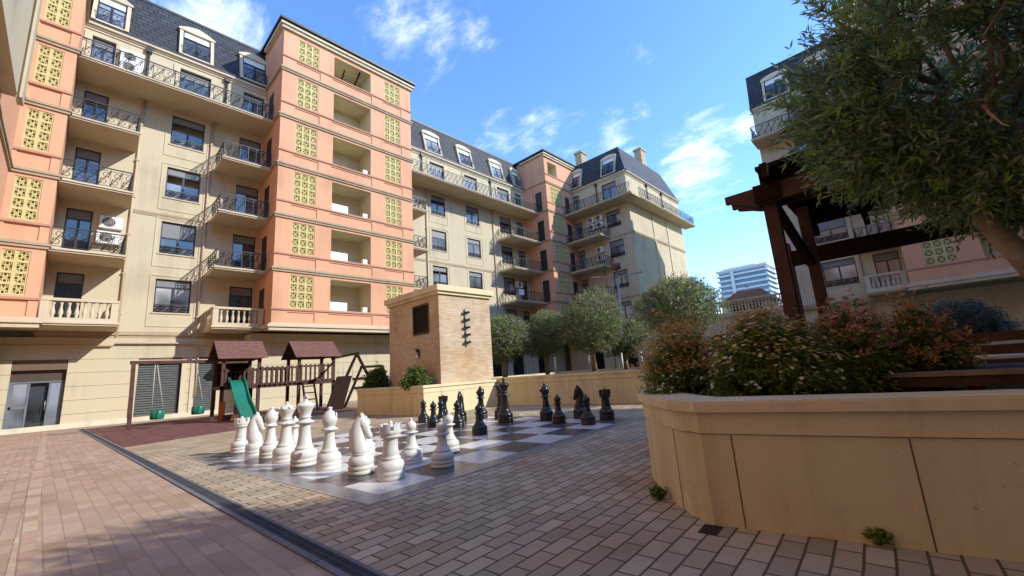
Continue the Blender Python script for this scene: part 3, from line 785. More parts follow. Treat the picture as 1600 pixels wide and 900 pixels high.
# ---------------------------------------------------------------- far wing across the courtyard
B2 = Bld('apartment_building', 'cream end wing with blank sunlit gable beyond the olive trees', 'apartment building', (44, 21, 0))
W = fac('west', 38.)
bay(B2, W, -25.3, -18.5, [((1,2,3,4), -21.22, 1.64)], [((1,2,3,4,5), -25.28, 1.0), ((5,), -21.35, 1.75)])
for n in (1,2,3,4): balcony(B2, W, -25.2, -20.95, F(n), depth=2.0, left=False)
balcony(B2, W, -25.2, -17.2, F(5), depth=2.0, left=False, right=False)
course(B2, W, -20.6, -18.5, F(4)-.1, 0, 'string_course', .22, .05); course(B2, W, -20.6, -18.5, F(2)-.1, 0, 'string_course', .22, .05)
pipe(B2, W, -22.1, .1, 17.4); hopper(B2, W, -22.0, 20.4)
E2 = fac('south', 18.5)
mb = MB(); wall(mb, 38, 51.5, 0, ROOF0, []); mb.build('gable_wall', M['cream'], B2.e, B2.m(E2))
mb = MB(); wall(mb, -27.5, -18.5, 0, F(1)-.25, [(-24.8,-23.4,0,2.7,.3,0,1),(-21.4,-19.6,.8,2.7,.25,0,1)]); mb.build('ground_floor_wall', [M['cream'], M['void']], B2.e, B2.m(W))
for u in (43.2, 46.9): inst('pilaster', 'pil', lambda mb: mb.box(-.16, .16, -.07, .01, 0, 17.3), M['cream2'], B2.e, B2.m(E2, u, 0, 0))
course(B2, E2, 38.0, 51.4, F(4)-.05, 0, 'string_course', .3, .1)
balcony(B2, E2, 38.02, 52.6, F(5), depth=1.3, left=False)
for u in (42.6, 46.4): hopper(B2, E2, u, 20.4)
mb = MB(); mb.box(38.45, 51.3, .15, 9.5, 0, ROOF0); mb.build('building_core', M['cream'], B2.e, B2.m(E2))
# hipped mansard
mb = MB()
x0, x1, y0, y1, zt, rn = 37.88, 51.65, 18.38, 30, 24.3, .95
a = [(x0,y0,ROOF0),(x1,y0,ROOF0),(x1,y1,ROOF0),(x0,y1,ROOF0)]; b_ = [(x0+rn,y0+rn,zt),(x1-rn*2.6,y0+rn,zt),(x1-rn*2.6,y1,zt),(x0+rn,y1,zt)]
mb.add(a+b_, [(0,1,5,4),(1,2,6,5),(3,0,4,7),(4,5,6,7)], 0)
mb.build('mansard_roof', [M['slate']], B2.e, B2.inv)
eave(B2, W, -25.2, -18.45); eave(B2, E2, 38.0, 51.5)
for u in (-25.2, -21.2): dormer(B2, W, u, 1.75 if u > -22 else 1.4, 'arch')
for (x, y, zb, zt) in ((48.0, 21.0, 23.6, 27.7), (42.0, 26.0, 24.0, 27.3)):
    mb = MB(); mb.box(x-.6, x+.6, y-.45, y+.45, zb, zt); mb.box(x-.7, x+.7, y-.55, y+.55, zt, zt+.25); mb.build('chimney', M['trim'], B2.e, B2.inv)

# ---------------------------------------------------------------- building on the right, mostly behind the big olive tree
B3 = Bld('apartment_building', 'cream and salmon apartment building behind the big olive tree', 'apartment building', (44, -4, 0))
W3 = fac('west', 37.)
bay(B3, W3, -6.2, .5, [((1,2,3,4), -3.9, 1.9)], [((1,2,3,4), -1.05, 1.3), ((5,), -3.9, 1.7), ((5,), -1.0, 1.2)])
for n in (2,3,4): balcony(B3, W3, -1.7, .35, F(n), right=False, depth=1.9)
balcony(B3, W3, -1.7, .35, F(1), kind='stone', right=False, depth=1.9)
balcony(B3, W3, -6.3, .35, F(5), right=False, depth=1.9)
mansard(B3, W3, -6.3, .6); eave(B3, W3, -6.25, .45); course(B3, W3, -6.2, .4, F(1)-.3, 0, 'string_course', .36, .14)
for u in (-5.2, -2.2): dormer(B3, W3, u, 1.8, 'arch')
pipe(B3, W3, -1.75, .1, 17.4)
def ops_r(n):
    o = []
    for u in (1.3, 7.5): o.append((u, u+1.3, F(n)+1.16, F(n)+3.08, .3, 0))
    o.append((3.6, 6.4, F(n)+1.16, F(n)+3.08, 1.6, 2, 2)); return o
TR = 34.4-37
tower(B3, W3, .4, 9.7, TR, ops_r, 2.6)
for n in range(1, 7):
    for u in (1.3, 7.5): screen(B3, W3, u, F(n)+1.16, 1.3, 1.92, 3, 4, TR)
bay(B3, W3, 9.7, 28.5, [((1,2,3,4,5), 13.5, 1.6), ((1,2,3,4,5), 18.0, 1.6), ((1,2,3,4,5), 22.5, 1.6)], [])
mansard(B3, W3, 9.6, 28.6); eave(B3, W3, 9.7, 28.5)
mb = MB(); wall(mb, -6.2, 28.5, 0, F(1)-.2, [(-5.6,-1.8,.3,2.9,.6,0,1),(-1.0,.2,0,2.7,.5,0,1)], .25); mb.build('ground_floor_wall', [M['cream'], M['void']], B3.e, B3.m(W3))
mb = MB(); mb.box(37.4, 52.4, -40, 6.2, 0, 20.9); mb.build('building_core', M['cream'], B3.e, B3.inv)
mb = MB(); a = [(37.4,-40,20.9),(52.5,-40,20.9),(52.5,6.3,20.9),(37.4,6.3,20.9)]; b_ = [(37.9,-40,24.3),(51.3,-40,24.3),(51.3,5.2,24.3),(37.9,5.2,24.3)]
mb.add(a+b_, [(0,1,5,4),(1,2,6,5),(2,3,7,6),(4,5,6,7)]); mb.build('end_roof', M['slate'], B3.e, B3.inv)
mb = MB(); wall(mb, 37, 52.4, 0, ROOF0, []); mb.build('end_wall', M['cream'], B3.e, B3.m(fac('north', 6.2) @ T((-89.4,0,0))))

# ---------------------------------------------------------------- wing on the left edge, seen only at a grazing angle
B4 = Bld('apartment_building', 'sliver of salmon side wing at the left edge of the photo', 'apartment building', (-4, 14, 0))
W4 = fac('east', -2.62)
mb = MB(); wall(mb, -24, 26.2, 0, 24.2, []); mb.build('wall', M['pink'], B4.e, B4.m(W4))
mb = MB(); mb.box(-16, -2.9, -24, 26, 0, 24); mb.build('building_core', M['cream'], B4.e, B4.inv)
for n in range(1, 7): course(B4, W4, -24, 26.1, F(n), 0, 'string_course', .28, .12)
# projecting bay: lit cheek wall, ochre soffit, banded corner pilaster
mb = MB(); mb.box(-2.62, -2.12, 14.0, 20.2, 11.3, 24.2, 0); mb.build('bay_window_wall', [M['cream']], B4.e, B4.inv)
mb = MB()
for k, (a, b_) in enumerate(((-2.14,-2.05),(-2.06,-1.99))): mb.box(a, b_+.0, 20.0-.1*k, 20.5+.03*k, 11.2, 24.2, k)
mb.build('corner_pilaster', [M['cream2'], M['soffit']], B4.e, B4.inv)

# ---------------------------------------------------------------- building across the courtyard behind the camera: closes the square, throws the long shade
B5 = Bld('apartment_building', 'cream apartment building with salmon tower closing the courtyard opposite the chessboard', 'apartment building', (14, -30, 0))
NB = -26.75
W5 = fac('north', NB)
bay(B5, W5, -28.5, 12, [((1,2,3,4,5), u, 1.6) for u in (-24.5,-19.5,-4.5,.5,5.5)], [])
mb = MB(); wall(mb, -37, 12, 0, F(1)-.25, []); mb.build('ground_floor_wall', M['cream'], B5.e, B5.m(W5))
mansard(B5, W5, -37.5, 16); eave(B5, W5, -37, 12)
mb = MB(); mb.box(-16, 52, -40, NB-.5, 0, 20.9); mb.build('building_core', M['cream'], B5.e, B5.inv)
NT0, NT1 = -29.8, -25.95
tower(B5, W5, NT0, NT1, -.5, lambda n: [], .6, top=25.2)

# ---------------------------------------------------------------- terrace between the wings, pavilion, distant tower
te = Bld('terrace', 'raised cream terrace with stone balusters joining the two far wings', 'terrace', (40, 12, 0))
mb = MB(); wall(mb, -17.2, -6.4, 0, 4.5, [(-16,-13.2,0,3.0,.6,0,1),(-12.4,-9.6,0,3.0,.6,0,1),(-8.8,-6.9,0,3.0,.6,0,1)], 0)
mb.quad((-17.2,0,4.5),(-6.4,0,4.5),(-6.4,15,4.5),(-17.2,15,4.5), 0); mb.quad((-6.4,15,0),(-17.2,15,0),(-17.2,15,4.5),(-6.4,15,4.5))
mb.build('retaining_wall', [M['cream'], M['void']], te.e, te.m(W3))
course(te, W3, -17.2, -6.4, 4.25, 0, 'cornice', .3, .2)
mb = MB(); balustrade(mb, -17.1, -11.9, 0, 4.55, 1.1, 0); mb.build('balustrade', M['cream2'], te.e, te.m(W3))
mb = MB(); balustrade(mb, -11.85, -6.45, 0, 4.55, 1.1, 0); mb.build('balustrade', M['cream2'], te.e, te.m(W3))
pv = Bld('pavilion', 'low pavilion with brown hipped roof on the terrace', 'pavilion', (46, 11.5, 4.5))
mb = MB(); wall(mb, -13.4, -9.4, 4.5, 6.4, [(-12.9,-11.6,4.5,6.1,.2,0,1),(-11.2,-9.9,4.5,6.1,.2,0,1)]); mb.quad((-9.4,0,4.5),(-9.4,3,4.5),(-9.4,3,6.4),(-9.4,0,6.4)); mb.quad((-13.4,3,4.5),(-13.4,0,4.5),(-13.4,0,6.4),(-13.4,3,6.4))
mb.build('wall', [M['cream2'], M['void']], pv.e, pv.m(fac('west', 46)))
mb = MB(); a = [(45.4,8.8,6.3),(49.6,8.8,6.3),(49.6,14,6.3),(45.4,14,6.3)]; b_ = [(47.3,10.2,7.7),(47.7,10.2,7.7),(47.7,12.5,7.7),(47.3,12.5,7.7)]
mb.add(a+b_, [(0,1,5,4),(1,2,6,5),(2,3,7,6),(3,0,4,7),(4,5,6,7),(3,2,1,0)]); mb.build('roof', M['terra'], pv.e, pv.inv)
hr = Bld('high_rise', 'distant blue glass high rise with white floor bands', 'high rise', (312, 73, 0))
mb = MB(); mb.box(300, 325, 60, 88, 0, 57.5); mb.build('glass_body', M['tower_glass'], hr.e, hr.inv)
for k in range(17):
    z = 3+k*3.4
    inst('floor_band', 'hrb', lambda mb: mb.box(-1.2, 26, -1.2, 29.2, 0, 1.25), M['tower_slab'], hr.e, hr.inv @ T((300, 60, z-3)) @ T((0,0,3)))
mb = MB(); mb.box(304, 322, 66, 86, 57.5, 60.3); mb.box(299.6, 325, 60-.4, 88.4, 56.6, 57.9); mb.build('crown', M['tower_slab'], hr.e, hr.inv)
for y in (79.5,): 
    mb = MB(); mb.box(298.2, 300, y-.9, y+.9, 0, 57); mb.build('pier', M['tower_slab'], hr.e, hr.inv)

# ---------------------------------------------------------------- ground
RX = R(3.0)     # the paving of the square is turned a few degrees against the walls
def rotp(x, y, a=RX): return (x*math.cos(a)-y*math.sin(a), x*math.sin(a)+y*math.cos(a))
PAV = bricks('concrete_pavers', (.365,.295,.195), (.54,.45,.315), (.125,.098,.065), .25, .13, .0075, rot=(0,0,-RX), stain=.3, bump=.8, c3=(1.0,.86,.76))
PINK = bricks('pink_pavers', (.37,.265,.185), (.47,.35,.255), (.34,.255,.175), .262, .125, .006, rot=(0,0,-R(90)-R(1.6)), stain=.22, bump=.5, c3=(.93,.86,.8), rough=.9)
BAND = bricks('banded_pavers', (.52,.42,.28), (.40,.25,.18), (.30,.22,.16), .262, .5, .006, rot=(0,0,-R(90)-R(1.6)), stain=.22, bump=.5)
RUB = bricks('rubber_tiles', (.15,.062,.055), (.19,.085,.075), (.05,.025,.02), .5, .5, .01, rot=(0,0,0), off=0, stain=.25, bump=.4)
mb = MB(); mb.quad((-400,-400,-.004),(900,-400,-.004),(900,600,-.004),(-400,600,-.004))
struct(mb.build('ground', mat('far_ground', (.25,.21,.17), .95, var=.2, vscale=.1)))
def dl(y): return 1.295 - .0315*(y-2.6)        # centre line of the drain
mb = MB(); mb.quad((dl(-26.4),-26.4,0),(37,-26.4,0),(37,28.3,0),(dl(28.3),28.3,0)); struct(mb.build('paving', PAV))
mb = MB(); mb.quad((-2.62,-26.4,0),(dl(-26.4),-26.4,0),(dl(28.3),28.3,0),(-2.62,28.3,0)); struct(mb.build('footpath', PINK))
mb = MB(); ya, yb = 1.0, 27.0
ofs = lambda y: -.105 - .028*(y-4.5)*.6
mb.quad((ofs(ya)-.062,ya,.004),(ofs(ya)+.062,ya,.004),(ofs(yb)+.062,yb,.004),(ofs(yb)-.062,yb,.004)); struct(mb.build('path_band', BAND))
mb = MB(); mb.zprism([(dl(13.9)+.12,13.85),(3.9,14.95),(4.6,16.8),(9.4,17.6),(9.4,25.8),(dl(25.8)+.12,25.8)], .0, .012); struct(mb.build('rubber_safety_ground', RUB))
mb = MB(); mb.quad((2.93,1.135,.004),(3.10,1.145,.004),(3.095,1.262,.004),(2.925,1.25,.004)); struct(mb.build('paving_gap', M['soil']))
# drain
dr = thing('drain_channel', 'slotted black drain channel between grey edging stones across the paving', 'drain', (dl(8), 8, 0))
mb = MB(); mb2 = MB(); inv = T((-dl(8), -8, 0))
def strip(mb, y0, y1, o0, o1, z0, z1):
    mb.add([(dl(y0)+o0,y0,z0),(dl(y0)+o1,y0,z0),(dl(y1)+o1,y1,z0),(dl(y1)+o0,y1,z0),(dl(y0)+o0,y0,z1),(dl(y0)+o1,y0,z1),(dl(y1)+o1,y1,z1),(dl(y1)+o0,y1,z1)],
           [(0,3,2,1),(4,5,6,7),(0,1,5,4),(1,2,6,5),(2,3,7,6),(3,0,4,7)])
for y in np.arange(0, 26, 1.0):
    strip(mb, y+.006, y+.994, -.095, -.052, -.02, .012); strip(mb, y+.006, y+.994, .052, .078, -.02, .011)
mb.build('edging', mat('slate_grey_concrete', (.135,.14,.155), .85, var=.2, vscale=6), dr, inv)
mb = MB(); strip(mb, 0, 26, -.052, .052, -.02, .0025); mb.build('channel', M['void'], dr, inv)
mb = MB(); y = .5
while y < 25:
    st = .022 if y < 9 else .06
    strip(mb, y, y+st*(.55 if y < 9 else .8), -.04, .04, .003, .009); y += st
strip(mb, 0, 26, -.051, -.039, .003, .011); strip(mb, 0, 26, .039, .051, .003, .011); strip(mb, 0, 26, -.005, .005, .003, .0105)
mb.build('grate', mat('black_grate', (.06,.063,.07), .8, .15, var=.2, vscale=5), dr, inv)

# ---------------------------------------------------------------- chessboard
BO = Vector((2.235, 4.10, 0)); BA_ = R(3.99); EX, EY = .729, .68
def bxy(i, j):     # i along the files (away), j along the ranks (left)
    return (BO.x + EX*i*math.cos(BA_) - EY*j*math.sin(BA_), BO.y + EX*i*math.sin(BA_) + EY*j*math.cos(BA_))
W_T = bricks('white_marble_tile', (.62,.60,.57), (.70,.68,.66), (.35,.33,.31), .36, .34, .003, rot=(0,0,-BA_), off=0, stain=.15, bump=.05, rough=.32, spec=.5)
K_T = bricks('grey_granite_tile', (.085,.078,.075), (.12,.11,.105), (.03,.03,.03), .36, .34, .003, rot=(0,0,-BA_), off=0, stain=.3, bump=.05, rough=.3, spec=.5)
E_T = bricks('grey_border_tile', (.20,.19,.18), (.25,.235,.225), (.1,.09,.09), .36, .34, .003, rot=(0,0,-BA_), off=0, stain=.25, bump=.05, rough=.35, spec=.5)
mb = MB()
for i in range(8):
    for j in range(8):
        a, b_, c, d = bxy(i,j), bxy(i+1,j), bxy(i+1,j+1), bxy(i,j+1)
        mb.quad((*a,.008),(*b_,.008),(*c,.008),(*d,.008), 0 if (i+j) % 2 == 0 else 1)
bw = .3
for (i0,i1,j0,j1) in ((-bw,8+bw,-bw,0),(-bw,8+bw,8,8+bw),(-bw,0,0,8),(8,8+bw,0,8)):
    mb.quad((*bxy(i0,j0),.008),(*bxy(i1,j0),.008),(*bxy(i1,j1),.008),(*bxy(i0,j1),.008), 2)
e = .33
ring = [bxy(-e,-e), bxy(8+e,-e), bxy(8+e,8+e), bxy(-e,8+e)]; inn = [bxy(-bw,-bw), bxy(8+bw,-bw), bxy(8+bw,8+bw), bxy(-bw,8+bw)]
for k in range(4):
    k2 = (k+1) % 4
    mb.quad((*ring[k],.004),(*ring[k2],.004),(*inn[k2],.008),(*inn[k],.008), 3)
tag(mb.build('chessboard', [W_T, K_T, E_T, mat('pale_edging_strip', (.36,.335,.295), .6, var=.15, vscale=6)]), 'giant chessboard of polished white and grey tiles laid in the paving', 'chessboard')

# ---------------------------------------------------------------- chess pieces
def base_prof(r, h0):
    return [(r*.96,0),(r,.012),(r,.035),(r*.955,.045),(r*.955,.052),(r,.062),(r,.09),(r*.95,.10),(r*.95,.107),(r*.98,.116),(r*.99,.15),(r*.93,.185),(r*.78,.21),(r*.66,.222),(r*.72,.232),(r*.70,.245),(r*.60,.255)]
def pc_mesh(kind, h):
    mb = MB(); n = 28
    if kind == 'pawn':
        s = h/.56; r = .145
        p = base_prof(r, h)
        p = [(a, z*.82*s) for a, z in p] + [(.068,.25*s),(.056,.33*s),(.054,.37*s),(.09,.385*s),(.098,.395*s),(.06,.41*s)] + [(.072*math.sin(t)+.001, (.47 - .072*math.cos(t))*s) for t in np.linspace(.5, PI*.9, 9)] + [(.02,.545*s),(.026,.555*s),(.012,.575*s),(.001,.58*s)]
        mb.lathe(p, n)
    elif kind == 'rook':
        s = h/.66; r = .158
        p = [(a, z*s) for a, z in base_prof(r, h)] + [(.098,.27*s),(.084,.34*s),(.082,.44*s),(.09,.46*s),(.115,.47*s),(.12,.485*s),(.108,.50*s),(.122,.51*s),(.125,.55*s),(.09,.552*s),(.09,.54*s),(.001,.54*s)]
        mb.lathe(p, n)
        for k in range(6):
            pts = []
            a0 = 2*PI*k/6; a1 = a0 + 2*PI/6*.72
            vs = []; st = 5
            for q in range(st+1):
                t = a0+(a1-a0)*q/st
                for rr, zz in ((.088,.53),(.125,.53),(.125,.625),(.088,.625)): vs.append((rr*math.cos(t), rr*math.sin(t), zz*s))
            fs = [(0,1,2,3), tuple(reversed([st*4+i for i in range(4)]))]
            for q in range(st):
                for i in range(4): fs.append((q*4+i, (q+1)*4+i, (q+1)*4+(i+1) % 4, q*4+(i+1) % 4))
            mb.add(vs, fs)
        mb.lathe([(.09,.53*s),(.07,.575*s),(.03,.60*s),(.022,.62*s),(.026,.635*s),(.015,.655*s),(.001,.66*s)], 14)
    elif kind == 'bishop':
        s = h/.82; r = .158
        p = [(a, z*s) for a, z in base_prof(r, h)] + [(.088,.28*s),(.07,.38*s),(.064,.48*s),(.068,.50*s),(.108,.512*s),(.113,.522*s),(.08,.54*s),(.066,.55*s),(.072,.565*s),(.095,.61*s),(.102,.65*s),(.09,.70*s),(.06,.75*s),(.03,.775*s),(.024,.785*s),(.034,.80*s),(.03,.815*s),(.001,.825*s)]
        mb.lathe(p, n)
        mb.bar((.02,-.10,.72*s),(.085,.10,.655*s),.012,.05)
    elif kind in ('queen','king'):
        s = h/(.90 if kind == 'queen' else 1.0); r = .178
        k = 1 if kind == 'queen' else 1.06
        p = [(a, z*1.05*s) for a, z in base_prof(r, h)] + [(.10,.30*s),(.082,.40*s*k),(.072,.53*s*k),(.078,.55*s*k),(.126,.562*s*k),(.13,.574*s*k),(.085,.595*s*k),(.07,.61*s*k),(.074,.625*s*k),(.09,.63*s*k),(.074,.645*s*k),(.078,.68*s*k),(.10,.74*s*k),(.128,.785*s*k),(.13,.80*s*k)]
        if kind == 'queen':
            p += [(.118,.80*s),(.105,.815*s),(.06,.845*s),(.022,.86*s),(.02,.868*s),(.03,.88*s),(.028,.892*s),(.001,.905*s)]
            mb.lathe(p, n)
            for q in range(8):
                t = 2*PI*q/8; mb.lathe([(.001,.79*s),(.02,.80*s),(.02,.815*s),(.001,.835*s)], 8, .122*math.cos(t), .122*math.sin(t))
        else:
            p += [(.115,.86*s),(.08,.885*s),(.035,.90*s),(.028,.91*s),(.034,.92*s),(.02,.93*s),(.001,.932*s)]
            mb.lathe(p, n)
            mb.box(-.014,.014,-.012,.012,.925*s,1.0*s); mb.box(-.013,.013,-.036,.036,.95*s,.975*s)
    elif kind == 'knight':
        s = h/.74; r = .155
        p = [(a, z*s) for a, z in base_prof(r, h)] + [(.10,.262*s),(.001,.262*s)]
        mb.lathe(p, n)
        def loft(sl):      # slices (centre, axis x, axis y) as ellipses
            vs = []; fs = []; q = 18
            for c, ax, ay in sl:
                for k in range(q):
                    t = 2*PI*k/q; vs.append(Vector(c)+Vector(ax)*math.cos(t)+Vector(ay)*math.sin(t))
            for i in range(len(sl)-1):
                for k in range(q): fs.append((i*q+k, i*q+(k+1) % q, (i+1)*q+(k+1) % q, (i+1)*q+k))
            fs.append(tuple(reversed(range(q)))); fs.append(tuple(range((len(sl)-1)*q, len(sl)*q)))
            mb.add(vs, fs, 0, True)
        loft([((x,0,z*s),(rx,0,0),(0,ry,0)) for z, x, rx, ry in ((.235,.0,.105,.105),(.27,-.012,.118,.10),(.32,-.022,.118,.09),(.38,-.036,.102,.08),(.44,-.046,.088,.071),(.50,-.05,.08,.064),(.56,-.046,.074,.058),(.61,-.034,.068,.052),(.655,-.014,.056,.044),(.69,.004,.04,.034),(.715,.012,.02,.018),(.725,.014,.004,.004))])
        a0, a1 = Vector((-.012,0,.655*s)), Vector((.108,0,.415*s)); ax = (a1-a0).normalized(); pr = Vector((-ax.z,0,ax.x))
        loft([(a0.lerp(a1,t), pr*r1, Vector((0,r2,0))) for t, r1, r2 in ((-.10,.012,.012),(-.04,.046,.036),(.08,.064,.047),(.25,.07,.05),(.42,.062,.044),(.6,.05,.036),(.78,.043,.032),(.92,.043,.033),(1.0,.034,.027),(1.04,.012,.01))])
        for sgn in (-1, 1):
            mb.tube([(-.004, sgn*.022, .685*s),(.004, sgn*.027, .735*s)], [.018,.004], 6)
            mb.lathe([(.001,.572*s),(.011,.577*s),(.011,.587*s),(.001,.592*s)], 8, .036, sgn*.044)
        for q in range(11):     # beaded mane ridge down the back
            t = q/10; z = (.30+.375*t)*s
            bx = -.138+.012*t if t < .55 else -.131+.115*(t-.55)**1.15*2
            mb.lathe([(.001,z-.02),(.014,z-.013),(.017,z),(.014,z+.013),(.001,z+.02)], 8, bx, 0)
    return mb
sizes = {'pawn': .56, 'rook': .64, 'bishop': .80, 'knight': .73, 'queen': .885, 'king': .985}
pm = {k: pc_mesh(k, h).mesh(k, [M['white_piece']]) for k, h in sizes.items()}
pmb = {}
for k in pm: pmb[k] = pm[k].copy(); pmb[k].materials[0] = M['black_piece']
def piece(colr, kind, x, y, label, rz=0, sc_=1.0):
    o = link(f'{colr}_{kind}', (pm if colr == 'white' else pmb)[kind])
    o.location = (x, y, .0085); o.rotation_euler = (0, 0, rz); o.scale = (sc_,)*3
    tag(o, label, 'chess piece', f'{colr} chess pieces standing on the giant board')
piece('white','rook',2.66,4.60,'white rook nearest the camera, on the light corner square', .3)
piece('white','knight',2.62,5.24,'white knight between the nearest white rook and a bishop', R(-38))
piece('white','bishop',2.53,5.97,'white bishop between the nearest white knight and the white king', .4)
piece('white','king',2.44,6.60,'white king, tallest of the white pieces', R(30))
piece('white','queen',2.41,7.27,'white queen with beaded crown left of the white king')
piece('white','bishop',2.40,7.95,'white bishop partly hiding a pawn, left of the white queen', 1.2)
piece('white','knight',2.34,8.52,'white knight beside the leftmost white rook', R(-32))
piece('white','rook',2.31,9.30,'white rook at the far left end of the white row')
piece('white','pawn',3.30,5.17,'white pawn alone behind the nearest white rook')
piece('white','pawn',3.36,4.56,'white pawn on the dark square at the board edge, in front of another pawn')
piece('white','pawn',4.02,5.27,'white pawn half hidden behind the pawn at the board edge')
piece('white','pawn',2.98,8.55,'white pawn seen just behind the far white bishop')
piece('white','pawn',3.35,6.55,'white pawn mostly hidden behind the nearest white bishop')
bs = 1.0
piece('black','rook',7.86,4.92,'black rook at the right end of the black row')
piece('black','knight',7.93,5.65,'black knight facing away beside the right end rook', R(150))
piece('black','bishop',7.58,6.32,'black bishop standing alone right of the black king', 2.)
piece('black','king',6.99,7.05,'tallest black piece, the king in front of the pale planter', R(20))
piece('black','queen',7.55,7.75,'black queen mostly hidden behind the black king')
piece('black','bishop',7.43,8.36,'black bishop behind the lone advanced black pawn', 1.)
piece('black','knight',6.95,8.62,'black knight facing us between rook and bishop', R(205))
piece('black','rook',6.95,9.32,'black rook at the far left among black pawns')
piece('black','pawn',7.10,4.88,'black pawn in front of the right end black rook')
piece('black','pawn',7.19,5.67,'black pawn between the black bishop and the right hand knight')
piece('black','pawn',5.41,6.16,'black pawn advanced nearest to the white pieces')
piece('black','pawn',6.03,7.59,'black pawn standing before the far black knight')
piece('black','pawn',6.30,8.55,'black pawn touching the far left black rook in view')
piece('black','pawn',5.85,8.23,'black pawn second from the left end')
piece('black','pawn',6.35,9.36,'black pawn leftmost of all the black pieces')

# ---------------------------------------------------------------- stone planters
def planter(name, label, outline, h, cap_t=.073, band=.145, closed=True, joints=(), soil=True, loc=None, mat_='stone', cap='stone_cap', over=.045, thick=.32, ends=()):
    """clad wall along an outline (first run visible, outline counter-clockwise), coping > soil"""
    loc = loc or (outline[0][0], outline[0][1], 0)
    t = thing(name, label, 'planter', loc); inv = T(-Vector(loc))
    n = len(outline)
    def off(k, d):
        p0, p1, p2 = Vector((*outline[k-1],0)), Vector((*outline[k],0)), Vector((*outline[(k+1) % n],0))
        a = (p1-p0).normalized(); b_ = (p2-p1).normalized()
        na, nb = Vector((a.y,-a.x,0)), Vector((b_.y,-b_.x,0)); m_ = (na+nb)
        if m_.length < 1e-4: m_ = na
        m_.normalize(); q = p1 + m_*(d/max(.35, m_.dot(na)))
        return (q.x, q.y)
    def ring(mb, d, z0, z1, m=0, dip=.0):
        o = [off(k, d) for k in range(n)]; i = [off(k, -thick) for k in range(n)]
        for k in range(n):
            k2 = (k+1) % n
            mb.quad((*o[k],z0),(*o[k2],z0),(*o[k2],z1),(*o[k],z1), m); mb.quad((*i[k2],z0),(*i[k],z0),(*i[k],z1),(*i[k2],z1), m)
            mb.quad((*o[k],z1),(*o[k2],z1),(*i[k2],z1),(*i[k],z1), m); mb.quad((*o[k2],z0),(*o[k],z0),(*i[k],z0),(*i[k2],z0), m)
    mb = MB(); zb = h-cap_t-band
    ring(mb, 0, 0, zb-.006, 0); mb.build('wall', [M[mat_]], t, inv)
    mb = MB(); ring(mb, -.012, zb-.006, zb, 0); ring(mb, .012, zb, h-cap_t, 1); mb.build('frieze', [M['joint'], M[cap]], t, inv)
    mb = MB(); ring(mb, over, h-cap_t, h-.012, 0); ring(mb, over-.012, h-.012, h, 0); mb.build('coping', [M[cap]], t, inv)
    for (k, f) in joints:
        p, q = Vector((*outline[k],0)), Vector((*outline[(k+1) % n],0)); c = p.lerp(q, f); d = (q-p).normalized(); nn = Vector((d.y,-d.x,0))
        a, b_ = c-d*.004+nn*.0025, c+d*.004+nn*.0025
        mb = MB(); mb.quad((a.x,a.y,.0),(b_.x,b_.y,.0),(b_.x,b_.y,zb-.01),(a.x,a.y,zb-.01)); mb.build('joint', M['joint'], t, inv)
    if soil:
        mb = MB(); o = [off(k, -thick+.01) for k in range(n)]
        mb.add([(*p,h-.09) for p in o], [tuple(range(n))]); mb.build('soil', M['soil'], t, inv)
    return t
arc = [(6.2,2.62),(5.2,2.46),(4.5,2.29),(4.02,2.08),(3.68,1.83),(3.42,1.60),(3.22,1.39),(3.12,1.21)]
near = [(3.12,1.21),(3.22,.64),(3.32,.12),(3.47,-.55),(4.0,-2.9),(11.6,-3.3),(11.4,2.7)] + arc[:-1]
# the outline runs clockwise seen from above on this list: turn it round
near = near[::1]
def ccw(o):
    s = sum(o[i][0]*o[(i+1) % len(o)][1]-o[(i+1) % len(o)][0]*o[i][1] for i in range(len(o)))
    return o if s > 0 else o[::-1]
near = ccw(near)
def find(pt): return min(range(len(near)), key=lambda k: (near[k][0]-pt[0])**2+(near[k][1]-pt[1])**2)
planter('stone_planter', 'big curved sandstone planter full of flowers in the right foreground', near, .81,
        joints=[(find((3.12,1.21)), .33), (find((3.22,.64)), .98), (find((3.42,1.60)), .5), (find((3.32,.12)), .72), (find((4.02,2.08)), .5)])
kp = ccw([(7.45,10.95),(10.5,10.95),(10.5,15.2),(7.45,15.2)])
planter('stone_planter', 'square stone planter carrying the brick kiosk', kp, .9, joints=[(kp.index((7.45,15.2)), f) for f in (.12,.27,.42,.57,.72,.87)] + [(kp.index((7.45,10.95)), f) for f in (.22,.5,.78)], mat_='stone', loc=(7.45,10.95,0))
fb = ccw([(10.56,11.0),(10.85,8.6),(11.35,6.1),(11.9,3.4),(20,3.6),(20,15),(10.56,15)])
k0, k1, k2 = fb.index((10.56,11.0)), fb.index((10.85,8.6)), fb.index((11.35,6.1))
planter('stone_planter', 'long low sandstone planter wall below the olive trees', fb, .95, joints=[((fb.index((10.56,11.0))-1) % 7, f) for f in (.05,)] + [(fb.index(a), f) for a in ((10.85,8.6),(11.35,6.1),(11.9,3.4)) for f in (.2,.5,.8)])

